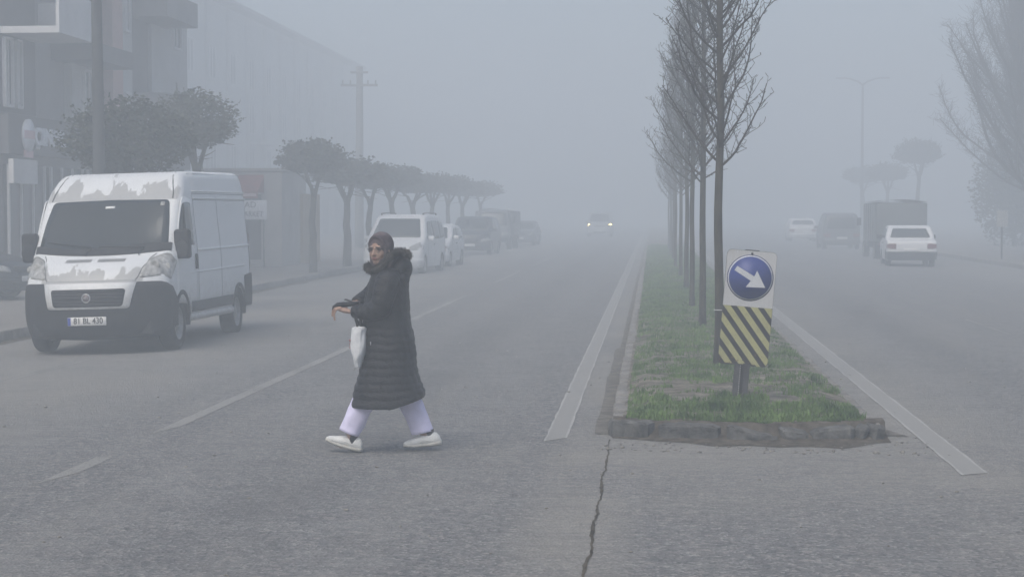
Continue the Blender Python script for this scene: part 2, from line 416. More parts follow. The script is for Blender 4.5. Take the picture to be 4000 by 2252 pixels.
# soil spilling over the nose
b = MB(); vs = []; nn = 44
for j, (dy, dz) in enumerate(((0.36, 0.135), (0.25, 0.136), (0.165, 0.128), (0.12, 0.055), (-0.05, 0.012), (-0.34, 0.0045))):
    for i in range(nn + 1):
        x = IX0 + 0.02 + (IX1 - IX0 + 0.02) * i / nn
        q = 0.25 + 0.75 * min(1, max(0, (x + 0.1) / 1.3))
        y = nose_y(x) + (dy if dy > 0 else dy * q * (1 + 0.6 * mnoise.noise((x * 3, 0, 4))))
        z = dz + (0.014 * mnoise.noise((x * 7, j * 1.3, 7)) if 0 < j < 4 else 0)
        vs.append((x, y, max(z, 0.0045)))
n = nn + 1
b.add(vs, [(j * n + i, j * n + i + 1, (j + 1) * n + i + 1, (j + 1) * n + i) for j in range(5) for i in range(nn)], smooth=True)
o = b.build('spilled_soil', M_DIRT, fix=False)
o['kind'] = 'structure'
bl = []; br_ = []
for i in range(170):
    y = 14.7 + i * 0.5
    bl.append((-0.42 - 0.06 * abs(mnoise.noise((0, y, 2))) - (0.05 if y < 24 else 0), y)); br_.append((-0.33, y))
ragged('gutter_dirt', bl, br_, 0.0045, M_GUT)
ragged('gutter_dirt', [(1.87, 14.75), (1.87, 14.9), (1.87, 15.3), (1.87, 40)], [(2.12, 14.72), (2.05, 14.95), (1.97, 15.3), (1.93, 40)], 0.005, M_GUT)
# grass: short blades in clumps with bare soil between
b = MB()
def blade(x, y, z, h, w, a, lean):
    dx, dy = cos(a) * w, sin(a) * w; lx, ly = -sin(a) * lean, cos(a) * lean
    i = len(b.v)
    b.v += [(x - dx, y - dy, z - 0.01), (x + dx, y + dy, z - 0.01), (x + lx * .4 + dx * .6, y + ly * .4 + dy * .6, z + h * .6), (x + lx * .4 - dx * .6, y + ly * .4 - dy * .6, z + h * .6), (x + lx, y + ly, z + h)]
    b.f += [(i, i + 1, i + 2, i + 3), (i + 3, i + 2, i + 4)]; b.mi += [0, 0]; b.sm += [False, False]
cnt = 0
while cnt < 90000:
    u = rnd.random(); y = 14.5 + 75 * u ** 2.3; x = rnd.uniform(IX0 + 0.13, IX1 - 0.11)
    if y < nose_y(x) + 0.24 + 0.12 * mnoise.noise((x * 3, 1, 1)): cnt += 0.2; continue
    d = 0.5 + mnoise.noise((x * 1.3, y * 0.9, 11)) * 0.75 + mnoise.noise((x * 4, y * 4, 5)) * 0.5 + (0.32 if y > 18.5 else 0.0)
    if 14.9 < y < 15.6: d += 0.25
    if abs(y - 16.6) < 0.6 and x > 0.1 and x < 1.3: d -= 0.5
    if 0.5 < x < 1.05 and 15.1 < y < 15.9: d += 0.6
    if d < rnd.uniform(0.22, 0.6): cnt += 0.2; continue
    far = max(1.0, (y - 14) / 9)
    h = rnd.uniform(0.012, 0.034) * (1 + 0.8 * max(0, mnoise.noise((x * 2.5, y * 2.5, 21)))) * (1.7 if abs(x - .77) < .25 and 15.2 < y < 16.0 else 1) * min(1.6, far ** .3)
    blade(x, y, soil_z(x, y), h, rnd.uniform(0.0025, 0.006) * far ** 0.9, rnd.uniform(0, 2 * pi), rnd.uniform(-0.03, 0.03)); cnt += 1
for k in range(230):                                                   # darker, taller tufts and broad-leaved weeds
    y = 14.75 + 22 * rnd.random() ** 2; x = rnd.uniform(IX0 + 0.15, IX1 - 0.14)
    if k < 40: x, y = rnd.gauss(.77, .22), rnd.gauss(15.35, .22)
    elif k < 95: x = rnd.uniform(IX0 + .2, IX1 - .15); y = nose_y(x) + rnd.uniform(.27, .45)
    if not (IX0 + .13 < x < IX1 - .12) or y < nose_y(x) + .24: continue
    for q in range(26):
        px_, py_ = x + rnd.gauss(0, .035), y + rnd.gauss(0, .035)
        if IX0 + .12 < px_ < IX1 - .1: blade(px_, py_, soil_z(px_, py_), rnd.uniform(.03, .075), rnd.uniform(.004, .009), rnd.uniform(0, 6.28), rnd.uniform(-.06, .06))
o = b.build('median_grass', M_GRASS, fix=False); tag(o, 'short patchy green grass growing along the median strip', 'grass', kind='stuff')
b = MB()
for i in range(420):
    if rnd.random() < .45: x, y = rnd.uniform(-.4, 2.3), rnd.uniform(13.6, 14.4)
    else: x, y = rnd.uniform(-6, 5), rnd.uniform(8, 26)
    if IX0 < x < IX1 and y > 14.2: continue
    s_ = rnd.uniform(0.004, 0.012) * (1.5 if rnd.random() < .1 else 1)
    b.sphere((x, y, s_ * .4), (s_ * rnd.uniform(.8, 1.6), s_, s_ * .7), 6, 4)
tag(b.build('road_grit', M_STONE, fix=False), 'loose grit scattered over the asphalt', 'grit', kind='stuff')
# ------------------------------------------------------------------ refuge sign on the median's nose
M_GALV = mat('dark_galvanised', (0.060, 0.060, 0.064), 0.6, 0.35, 14, 0.1, 60, metal=0.3)
M_HOLE = mat('pale_hole', (0.55, 0.55, 0.54), 0.7, 0.1)
M_SWHITE = newmat('sign_white', 0.45, 0.4)
def _sw():
    t = NT(M_SWHITE); n = t.noise(5, 6, .65); s_ = t.noise(3, 4, .6, (6, 6, .6))
    c = t.mix(t.math('MULTIPLY', t.step(n, .5, .8), .5), (0.44, 0.45, 0.46), (0.31, 0.31, 0.295))
    t.color(t.mix(t.math('MULTIPLY', t.step(s_, .5, .8), .35), c, (0.30, 0.29, 0.26)))
_sw()
M_SBLUE = mat('sign_blue', (0.022, 0.042, 0.20), 0.4, 0.10, 6, spec=0.4)
M_SDARK = mat('sign_rim', (0.012, 0.02, 0.11), 0.4, 0.10, 6)
M_SRING = mat('sign_ring', (0.50, 0.52, 0.55), 0.4, 0.06, 9)
M_STRIPE = newmat('sign_stripes', 0.5, 0.35)
def _stripe():
    t = NT(M_STRIPE)
    v = t.math('FRACT', t.math('DIVIDE', t.math('ADD', t.z, t.math('ADD', t.math('MULTIPLY', t.x, 1.22), 1.0)), 0.158))
    f = t.math('MULTIPLY', t.step(v, 0.0, 0.03), t.step(v, 0.49, 0.46))
    n = t.noise(7, 6, .7); n2 = t.noise(28, 5, .7)
    yel = t.mix(t.step(n, .35, .75), (0.36, 0.355, 0.165), (0.27, 0.27, 0.14))
    c = t.mix(f, yel, (0.02, 0.021, 0.026))
    low = t.step(t.z, 0.62, 0.33)
    w = t.math('MULTIPLY', t.step(n2, .56, .66), t.math('MULTIPLY', low, t.step(n, .42, .6)))
    t.color(t.mix(w, c, (0.16, 0.10, 0.055)))
_stripe()
def build_sign():
    root = empty('traffic_sign', (0.77, 15.72, 0.155), 0, 'tilted keep right sign with blue arrow disc over yellow and black stripes on the median', 'traffic sign')
    root.rotation_euler = (0, R(4.7), 0); root.scale = (.92, .92, .92)
    pw, z0, zs, z1 = 0.236, 0.375, 0.94, 1.475
    def outline(r, grow=0.0, a=z0, bb=z1, rt=True, rb=True):
        pts = []; w = pw + grow
        def arc(cx, cz, a0): 
            for k in range(7):
                t = a0 + pi / 2 * k / 6; pts.append((cx + r * cos(t), cz + r * sin(t)))
        if rt: arc(w - r, bb - r, 0); arc(-w + r, bb - r, pi / 2)
        else: pts.extend([(w, bb), (-w, bb)])
        if rb: arc(-w + r, a + r, pi); arc(w - r, a + r, 3 * pi / 2)
        else: pts.extend([(-w, a), (w, a)])
        return pts
    FM = Matrix(((1, 0, 0, 0), (0, 0, 1, 0), (0, 1, 0, 0), (0, 0, 0, 1)))    # (x, z, depth) -> (x, y, z)
    def plate(name, poly, y0, y1, m, par):
        b = MB(); b.prism(poly, y0, y1, M=FM); return b.build(name, m, par)
    # perforated channel post, open side to the front
    b = MB()
    b.box((0, 0.055, 0.62), (0.145, 0.006, 1.72)); b.box((-0.0695, 0.025, 0.62), (0.006, 0.054, 1.72)); b.box((0.0695, 0.025, 0.62), (0.006, 0.054, 1.72))
    b.box((-0.038, -0.004, 0.62), (0.057, 0.005, 1.72)); b.box((0.043, -0.004, 0.62), (0.047, 0.005, 1.72))
    post = b.build('post', M_GALV, root)
    b = MB()
    for k in range(20): b.lathe([(0.0045, -0.010), (0.0045, -0.0065)], 8, axis='Y', c=(-0.017, 0, -0.02 + k * 0.0215 + rnd.uniform(-.002, .002)))
    b.build('perforations', M_HOLE, post)
    up = plate('white_panel', outline(0.045, a=zs, rb=False), -0.024, -0.018, M_SWHITE, root)
    b = MB(); b.prism(outline(0.047, 0.003, z0 - .002, z1 + .003), -0.017, -0.012, M=FM); b.build('backing_plate', M_GALV, root)
    # lower panel with a ragged lower edge
    pts = [(pw, zs - .001), (-pw, zs - .001)]
    for k in range(33):
        x = -pw + 2 * pw * k / 32; rr = max(0, abs(x) - pw + 0.045); zz = z0 + 0.045 - sqrt(max(0, 0.045 ** 2 - rr ** 2))
        pts.append((x, zz + (0.012 + 0.026 * abs(mnoise.noise((x * 28, 0, 3))) if -.2 < x < .12 else 0)))
    plate('striped_panel', pts, -0.026, -0.018, M_STRIPE, root)
    def ring(r0, r1, y, m, name, par, n=56):
        b = MB(); rings = []
        for rr, yy in ((r0, y + .001), (r0, y), (r1, y), (r1, y + .001)):
            rings.append([(rr * cos(2 * pi * k / n), yy, 1.218 + rr * sin(2 * pi * k / n)) for k in range(n)])
        b.loft(rings, cap0=False, cap1=False, smooth=False); return b.build(name, m, par)
    disc = MB(); disc.lathe([(0.2215, -0.0275), (0.2215, -0.0245)], 56, axis='Y', c=(0, 0, 1.218)); dk = disc.build('blue_disc', M_SDARK, root)
    d2 = MB(); d2.lathe([(0.214, -0.0290), (0.214, -0.0276)], 56, axis='Y', c=(0, 0, 1.218)); d2.build('white_ring', M_SRING, dk)
    d3 = MB(); d3.lathe([(0.203, -0.0305), (0.203, -0.0291)], 56, axis='Y', c=(0, 0, 1.218)); d3.build('blue_field', M_SBLUE, dk)
    raw = [(1130, 190), (1226, 250), (1242, 217), (1288, 315), (1178, 310), (1206, 275), (1113, 213)]
    a = R(4.7); arrow = []
    for px, py in raw:
        x, z = (px - 1203) / 132 * 0.2215, (258 - py) / 132 * 0.2215
        arrow.append((x * cos(a) - z * sin(a), 1.218 + x * sin(a) + z * cos(a)))
    plate('arrow', arrow[::-1], -0.0322, -0.0306, M_SRING, root)
    b = MB(); b.lathe([(0.010, -0.036), (0.012, -0.0245)], 10, axis='Y', c=(0.0, 0, 1.452)); b.build('bolt', M_GALV, root)
    b = MB(); b.lathe([(0.008, -0.034), (0.010, -0.0262)], 10, axis='Y', c=(0.0, 0, 0.43)); b.build('bolt', M_GALV, root)
    b = MB(); b.box((0.0, 0.0, 1.481), (0.13, 0.05, 0.008)); b.build('post_cap', M_GALV, root)
build_sign()
# ------------------------------------------------------------------ trees
M_BARK = mat('bark', (0.040, 0.037, 0.030), 0.95, 0.35, 9, 0.7, 45, col2=(0.080, 0.073, 0.056), spec=0.15, stretch=(1, 1, .3))
M_TWIG = mat('twig_bark', (0.042, 0.036, 0.031), 0.95, 0.25, 4, spec=0.15)
M_LEAF = mat('dark_leaves', (0.030, 0.036, 0.026), 0.75, 0.3, 3.5, col2=(0.062, 0.066, 0.045), spec=0.3)
M_EVER = mat('evergreen_leaves', (0.030, 0.040, 0.028), 0.75, 0.3, 2.5, col2=(0.055, 0.065, 0.042), spec=0.3)

def path(p, d, L, n, up, wig, r):
    """a branch that starts at p along d and bends towards the vertical"""
    pts = [Vector(p)]; d = Vector(d).normalized(); st = L / n
    for i in range(n):
        d = (d + Vector((r.gauss(0, wig), r.gauss(0, wig), up + r.gauss(0, wig * .5)))).normalized()
        pts.append(pts[-1] + d * st)
    return pts

def bare_tree(seed, H, r0, first, spread, nlimb, limbL, twig=1.0, lean=(0, 0), sides=5, low=0.5, angs=(40, 72)):
    """trunk and a crown of bare limbs, twigs and short spurs"""
    r = random.Random(seed); tb = MB(); cb = MB()
    n = 26; tp = []
    for i in range(n + 1):
        h = H * i / n
        tp.append(Vector((lean[0] * h + 0.018 * mnoise.noise((seed, h * .9, 0)), lean[1] * h + 0.018 * mnoise.noise((seed, h * .9, 5)), h - 0.03)))
    def trad(h):
        f = 1 - h / H
        return r0 * (0.30 + 0.70 * f if h < H * .75 else 0.475 * (H - h) / (H * .25) + 0.01) * (1.25 - .25 * min(1, h / .25)) * (1 + .05 * mnoise.noise((seed, h * 5, 9)))
    tb.tube(tp, [trad(H * i / n) for i in range(n + 1)], 10)
    def at_h(h):
        k = min(n - 1, int(h / H * n)); f = h / H * n - k; return tp[k].lerp(tp[k + 1], f)
    az = r.uniform(0, 6)
    for k in range(nlimb):
        f = (k + r.uniform(-.4, .4)) / nlimb; f = min(max(f, 0), 1)
        h = first + (H * 0.97 - first) * f ** 0.95; az += 2.4 + r.uniform(-.5, .5)
        L = limbL * (1 - 0.72 * f) * r.uniform(.7, 1.12) * (low + (1 - low) * min(1, f / .12 + .25))
        ang = R(r.uniform(*angs)) * (1 - .25 * f)
        d = Vector((cos(az) * sin(ang), sin(az) * sin(ang), cos(ang)))
        ns = 12; pts = path(at_h(h), d, L, ns, 0.088 * spread, 0.085, r)
        br = min(trad(h) * .42, 0.0060 + 0.0066 * L) * (1 if r0 < .1 else 1.7)
        cb.tube(pts, [br * (1 - .78 * i / ns) + .0016 for i in range(ns + 1)], sides)
        nt = int(L * 15 * twig) + 2
        for q in range(nt):
            g = 0.12 + 0.86 * (q + r.random()) / nt; i = min(ns - 1, int(g * ns)); p = pts[i].lerp(pts[i + 1], g * ns - i)
            bd = (pts[i + 1] - pts[i]).normalized(); side = bd.cross(Vector((r.gauss(0, 1), r.gauss(0, 1), r.gauss(0, 1)))).normalized()
            td = bd * r.uniform(.5, 1.1) + side * r.uniform(.6, 1.0) + Vector((0, 0, .25))
            tl = r.uniform(.07, .42) * (1.15 - .6 * g) * (limbL / 1.5) ** .6
            tpz = path(p, td, tl, 3, .09, .24, r); rr = .0046 if r0 < .1 else .007
            cb.tube(tpz, [rr, rr * .8, rr * .7, rr * .5], 3, cap=False)
            for z in range(2):
                i2 = r.randint(1, 3); sd = (Vector((r.gauss(0, 1), r.gauss(0, 1), r.gauss(.5, .8)))).normalized()
                l3 = r.uniform(.025, .075) * (1 if r0 < .1 else 6)
                cb.tube([tpz[i2], tpz[i2] + sd * l3 * .5, tpz[i2] + sd * l3 + Vector((0, 0, l3 * .25))], [rr * .75, rr * .7, rr * .8], 3, cap=False)
    return tb.mesh('trunk'), cb.mesh('crown')

variants = [bare_tree(11, 7.6, 0.054, 2.2, 1.0, 78, 1.3, low=.9), bare_tree(23, 7.3, 0.052, 2.1, 1.0, 76, 1.3, low=.9), bare_tree(37, 7.8, 0.048, 2.25, 1.05, 76, 1.32, low=.9)]
for t_, c_ in variants: t_.materials.append(M_BARK); c_.materials.append(M_TWIG)
med = [(0.73, 19.5, 0, 0.2, 'slim bare tree with brown trunk standing nearest behind the traffic sign'),
       (0.74, 26.1, 1, 1.7, 'slim bare tree second in the median row behind the traffic sign'),
       (0.71, 31.6, 2, 2.9, 'slim bare tree third in the median row counted from the sign'),
       (0.75, 38.8, 0, 3.4, 'slim bare tree in fog fourth in the median row from the sign'),
       (0.74, 46.2, 1, 4.6, 'fog greyed bare tree fifth in the median row from the sign'),
       (0.71, 54.2, 2, 0.9, 'pale foggy bare tree sixth in the median row from the sign'),
       (0.74, 62.1, 0, 2.0, 'pale foggy bare tree seventh in the median row from the sign'),
       (0.73, 70.1, 1, 5.2, 'hardly visible bare tree eighth in the median row from the sign'),
       (0.73, 78.5, 2, 3.9, 'ghostly last bare tree visible at the far end of the median row')]
for x, y, k, rz, lab in med:
    t = empty('median_tree', (x, y, 0.16), rz, lab, 'tree', 'bare trees planted along the median')
    for nm, me in zip(('trunk', 'crown'), variants[k]):
        o = bpy.data.objects.new(nm, me); C.objects.link(o); o.parent = t

b = MB(); b.lathe([(.052, -.004), (.056, -.004), (.056, .004), (.052, .004)], 14); tie = b.build('tie', mat('white_tie', (.5, .5, .5)), bpy.data.objects['median_tree']); tie.location = (.0, .0, .62)

def leaf_mesh(b, c, rad, n, r, size, dome=0.35, seed=0, lump=0.22, fill=0.55):
    """thousands of small leaf faces filling an uneven, flat-bottomed crown"""
    c = Vector(c); k = 0
    while k < n:
        d = Vector((r.gauss(0, 1), r.gauss(0, 1), r.gauss(0, 1)))
        if d.length < .01: continue
        d.normalize(); z = d.z * (1 if d.z > 0 else dome * 1.6)
        lim = 1 + lump * mnoise.noise((d.x * 2.2 + seed, d.y * 2.2, d.z * 2.2)) + 0.14 * mnoise.noise((d.x * 6 + seed, d.y * 6, d.z * 6))
        q = r.random() ** fill * lim * (1 + (0.09 * r.random() if r.random() < .12 else 0))
        p = c + Vector((d.x * rad[0] * q, d.y * rad[1] * q, z * rad[2] * q))
        if mnoise.noise((p.x * 2.6 + seed, p.y * 2.6, p.z * 2.6)) < -0.33: k += .25; continue
        a = r.uniform(0, 6.28); s = size * r.uniform(.6, 1.3)
        u = Vector((cos(a), sin(a), r.uniform(-.7, .7))).normalized(); v = u.cross(Vector((r.gauss(0, 1), r.gauss(0, 1), r.gauss(0, 1)))).normalized()
        b.add([p - u * s, p + v * s * .45, p + u * s, p - v * s * .45], [(0, 1, 2, 3)]); k += 1

def globe_tree(seed, zc, rad, stems, n, size, dome=0.35):
    """clipped umbrella crown on a forked trunk, trunk base at the origin"""
    r = random.Random(seed); tb = MB(); cb = MB()
    fork = zc - rad[2] * .75 - 0.55
    main = [Vector((0.02 * mnoise.noise((seed, i * .6, 0)) * 3, 0.06 * mnoise.noise((seed, i * .6, 4)), -0.05 + fork * i / 6)) for i in range(7)]
    tb.tube(main, [0.105 * (1.2 - .4 * i / 6) for i in range(7)], 9)
    for s in range(stems):
        a = 2 * pi * s / stems + r.uniform(-.4, .4) + seed; pts = [main[-1] - Vector((0, 0, .1))]
        for i in range(1, 6):
            f = i / 5; pts.append(main[-1] + Vector((cos(a) * rad[0] * .45 * f ** 1.2, sin(a) * rad[1] * .45 * f ** 1.2, (zc - fork) * f + 0.05 * r.gauss(0, 1))))
        tb.tube(pts, [0.06 * (1 - .6 * i / 5) + .008 for i in range(6)], 7)
        for q in range(7):
            p = pts[r.randint(2, 5)]; d = Vector((r.gauss(0, 1), r.gauss(0, 1), r.gauss(.3, .5))).normalized()
            cb.tube(path(p, d, rad[0] * r.uniform(.4, .8), 4, .02, .12, r), [.022, .016, .011, .008, .005], 4, cap=False)
    leaf_mesh(cb, (0, 0, zc), rad, n, r, size, dome, seed)
    for q in range(46):                                              # stray shoots breaking the outline
        a = r.uniform(0, 6.28); el = r.uniform(-.35, 1.2); d = Vector((cos(a) * cos(el), sin(a) * cos(el), sin(el)))
        p = Vector((d.x * rad[0], d.y * rad[1], zc + d.z * rad[2] * (1 if d.z > 0 else dome * 1.6)))
        pp = path(p * 1 - d * .1, d, r.uniform(.15, .32), 3, .05, .15, r); cb.tube(pp, .006, 3, cap=False)
        for w in range(4):
            c0 = pp[r.randint(1, 3)]; u = Vector((r.gauss(0, 1), r.gauss(0, 1), r.gauss(0, 1))).normalized() * size; v = u.orthogonal() * .45
            cb.add([c0, c0 + u * .5 + v, c0 + u, c0 + u * .5 - v], [(0, 1, 2, 3)])
    t_, c_ = tb.mesh('trunk'), cb.mesh('crown'); t_.materials.append(M_BARK); c_.materials.append(M_LEAF)
    return t_, c_
def plant(name, meshes, loc, rz, lab, group, cat='tree', sc=(1, 1, 1)):
    t = empty(name, loc, rz, lab, cat, group); t.scale = sc
    for nm, me in zip(('trunk', 'crown'), meshes):
        o = bpy.data.objects.new(nm, me); C.objects.link(o); o.parent = t
    return t
GL = 'clipped round trees along the left pavement'
gA = globe_tree(3, 3.30, (1.28, 1.2, 0.82), 4, 10500, 0.062, 0.55)
gB = globe_tree(8, 3.80, (0.98, 0.98, 0.82), 3, 8500, 0.055, 0.40)
gC = globe_tree(15, 3.38, (1.12, 1.12, 0.66), 3, 6000, 0.07, 0.35)
gD = globe_tree(21, 3.35, (1.05, 1.05, 0.62), 4, 5200, 0.08, 0.35)
plant('round_tree', gA, (-10.12, 33.6, -0.08), 0.4, 'broad clipped tree rising right behind the white van beside the dark pole', GL)
plant('round_tree', gB, (-10.35, 39.6, 0.02), 1.2, 'taller clipped tree with open trunk just right of the bush behind the van', GL)
plant('round_tree', gC, (-10.25, 53.0, 0.02), 0.0, 'mushroom shaped tree alone on the pavement between the van and the parked cars', GL)
for k, (y, m_, rz, lab) in enumerate([
        (59.2, gD, 2.0, 'foggy round tree with leaning fork beside the mushroom shaped tree'),
        (65.0, gC, 1.0, 'foggy round tree rising above the roof of the white minivan'),
        (71.0, gD, 0.2, 'foggy round tree just left of the white hatchback roof'),
        (77.5, gC, 3.3, 'faint round tree above the white hatchback'),
        (83.0, gD, 4.0, 'faint round tree just right of the white hatchback'),
        (89.5, gC, 2.2, 'faint round tree above the dark parked car'),
        (97.0, gD, 5.0, 'very faint round tree above the white topped truck'),
        (106.0, gC, 4.1, 'last ghostly round tree before the street fades out on the left')]):
    plant('round_tree', m_, (-10.35 + rnd.uniform(-.15, .15), y, 0.02), rz, lab, GL, sc=(rnd.uniform(1.0, 1.3), rnd.uniform(1.0, 1.3), rnd.uniform(.88, .95)))
GR = 'trees along the right pavement'
plant('round_tree', gC, (18.4, 125.0, 0.05), 1.0, 'faint round tree standing behind the dark truck on the right', GR, sc=(1.5, 1.5, 1.7))
plant('round_tree', gD, (18.0, 138.0, 0.05), 2.0, 'fainter round tree beyond the truck on the right', GR, sc=(1.5, 1.5, 1.4))
plant('round_tree', gC, (17.6, 150.0, 0.05), 4.0, 'round tree lost in fog above the dark parked van on the right', GR, sc=(1.6, 1.6, 1.4))
bigA = bare_tree(51, 13.5, 0.19, 2.2, 1.25, 120, 5.8, 1.5, (-.004, 0), 4, 0.9, (30, 75))
for m_, q in zip(bigA, (M_BARK, M_TWIG)): m_.materials.append(q)
plant('tall_bare_tree', bigA, (13.9, 66.0, 0.05), 0.3, 'tall bare tree with upswept branches beside the white notice board on the right', GR)
plant('tall_bare_tree', bigA, (16.2, 63.0, 0.05), 2.4, 'tall bare tree at the right edge of the street, half out of view', GR)
plant('tall_bare_tree', bigA, (16.4, 77.0, 0.05), 4.0, 'tall bare tree farther back behind the two big bare trees', GR, sc=(1.1, 1.1, 1.0))
evg = globe_tree(61, 2.9, (2.4, 2.0, 2.6), 4, 9000, 0.13, 0.7); evg[1].materials.clear(); evg[1].materials.append(M_EVER)
plant('evergreen_tree', evg, (19.0, 95.0, 0.05), 0.5, 'dense dark evergreen below the tall bare trees at the right edge', GR)
plant('evergreen_tree', evg, (22.5, 100.0, 0.05), 2.5, 'dense evergreen farther back at the right edge of the view', GR, sc=(1.4, 1.3, 1.4))
# ------------------------------------------------------------------ vehicles
M_GLASS = mat('car_glass', (0.020, 0.026, 0.028), 0.12, 0.2, 2, spec=0.5)
M_PLAST = mat('black_plastic', (0.026, 0.027, 0.030), 0.75, 0.25, 6, 0.15, 90, spec=0.25)
M_TRIM = mat('dark_trim', (0.050, 0.052, 0.056), 0.7, 0.25, 8, spec=0.3)
M_TYRE = mat('tyre_rubber', (0.020, 0.020, 0.021), 0.9, 0.3, 14, 0.2, 60, col2=(0.045, 0.042, 0.038), spec=0.2)
M_RIM = mat('steel_rim', (0.28, 0.28, 0.275), 0.5, 0.3, 12, metal=0.4)
M_LAMP = mat('headlamp_lens', (0.30, 0.30, 0.285), 0.18, 0.45, 14, col2=(0.52, 0.52, 0.50), coat=0.6)
M_TAIL = mat('tail_lamp', (0.16, 0.03, 0.03), 0.3, 0.3, 10)
M_PLATE = mat('plate_white', (0.66, 0.66, 0.65), 0.5, 0.06, 20)
M_INK = mat('plate_ink', (0.02, 0.02, 0.022), 0.6, 0.1)
M_EUBLUE = mat('plate_blue', (0.03, 0.06, 0.35), 0.5, 0.1)
M_CHROME = mat('chrome', (0.5, 0.5, 0.51), 0.3, 0.1, 10, metal=0.8)
M_BADGE = mat('badge_face', (0.16, 0.12, 0.13), 0.4, 0.2, 20)
M_WHITE = paint_mat('white_paint', (0.70, 0.71, 0.72), amount=0.55)
M_DARKP = paint_mat('dark_paint', (0.018, 0.020, 0.026), (0.09, 0.085, 0.08), 0.6, 0.7, 0.25)
M_GREYP = paint_mat('grey_paint', (0.10, 0.105, 0.115), (0.16, 0.15, 0.14), 0.5)
M_SILVER = paint_mat('silver_paint', (0.40, 0.41, 0.42), (0.25, 0.25, 0.24), 0.4)
M_GREENP = paint_mat('drab_paint', (0.075, 0.085, 0.08), (0.12, 0.11, 0.1), 0.5)
M_VAN = newmat('van_paint', 0.4, 0.5)
def _van():
    t = NT(M_VAN); n = t.noise(2.6, 6, .65); n2 = t.noise(11, 5, .65)
    white = t.mix(t.math('MULTIPLY', t.step(n, .4, .8), .25), (0.68, 0.70, 0.71), (0.50, 0.50, 0.48))
    # spattered grime thickening towards the sills
    low = t.step(t.z, 1.25, 0.35)
    white = t.mix(t.math('MULTIPLY', t.math('MULTIPLY', low, t.step(t.math('ADD', n2, t.math('MULTIPLY', low, .35)), .4, .95)), .75), white, (0.27, 0.255, 0.23))
    # lacquer and paint peeled off in tongues above the windscreen and on the bonnet
    front = t.step(t.y, 0.98, 0.90); mid = t.math('MULTIPLY', t.step(t.math('ABSOLUTE', t.x), 0.93, 0.9), 1.0)
    n1 = t.noise(1.0, 5, .58, (5.2, 1.0, 1.7), .35); n3 = t.noise(1.0, 5, .58, (6.5, 1.0, 3.2), .35); fr_ = t.noise(22, 4, .65)
    def flake(z0, z1, src, lo):
        f = t.math('DIVIDE', t.math('SUBTRACT', t.z, z0), z1 - z0)             # 0 at the lower edge, 1 where the paint still holds
        v = t.math('SUBTRACT', t.math('ADD', src, t.math('MULTIPLY', t.math('SUBTRACT', fr_, .5), .10)), t.math('MULTIPLY', f, .34))
        v = t.math('ADD', v, t.math('MULTIPLY', t.step(f, .14, .0), .16))
        return t.math('MULTIPLY', t.step(v, lo, lo + .015), t.math('MULTIPLY', t.step(f, -.05, 0), t.step(f, 1.1, 1.0)))
    cap = flake(2.05, 2.50, n1, .365)
    hood = t.math('MULTIPLY', flake(0.945, 1.25, n3, .365), t.step(t.math('ABSOLUTE', t.x), 0.70, 0.67))
    m = t.math('MULTIPLY', t.math('MAXIMUM', cap, hood), t.math('MULTIPLY', front, mid))
    t.color(t.mix(t.math('MULTIPLY', m, .9), white, (0.36, 0.365, 0.36)))
_van()

def smooth(a, b, v):
    t = min(1, max(0, (v - a) / (b - a))); return t * t * (3 - 2 * t)
def round_poly(poly, r, n=5):
    out = []; m = len(poly)
    for i in range(m):
        p = Vector(poly[i]).to_2d(); a = Vector(poly[i - 1]).to_2d(); c = Vector(poly[(i + 1) % m]).to_2d()
        da = (a - p); dc = (c - p); q = min(r, da.length * .45, dc.length * .45); p0 = p + da.normalized() * q; p1 = p + dc.normalized() * q
        for k in range(n + 1):
            t = k / n; out.append(tuple((p0 * (1 - t) ** 2 + p * 2 * t * (1 - t) + p1 * t * t)))
    return out

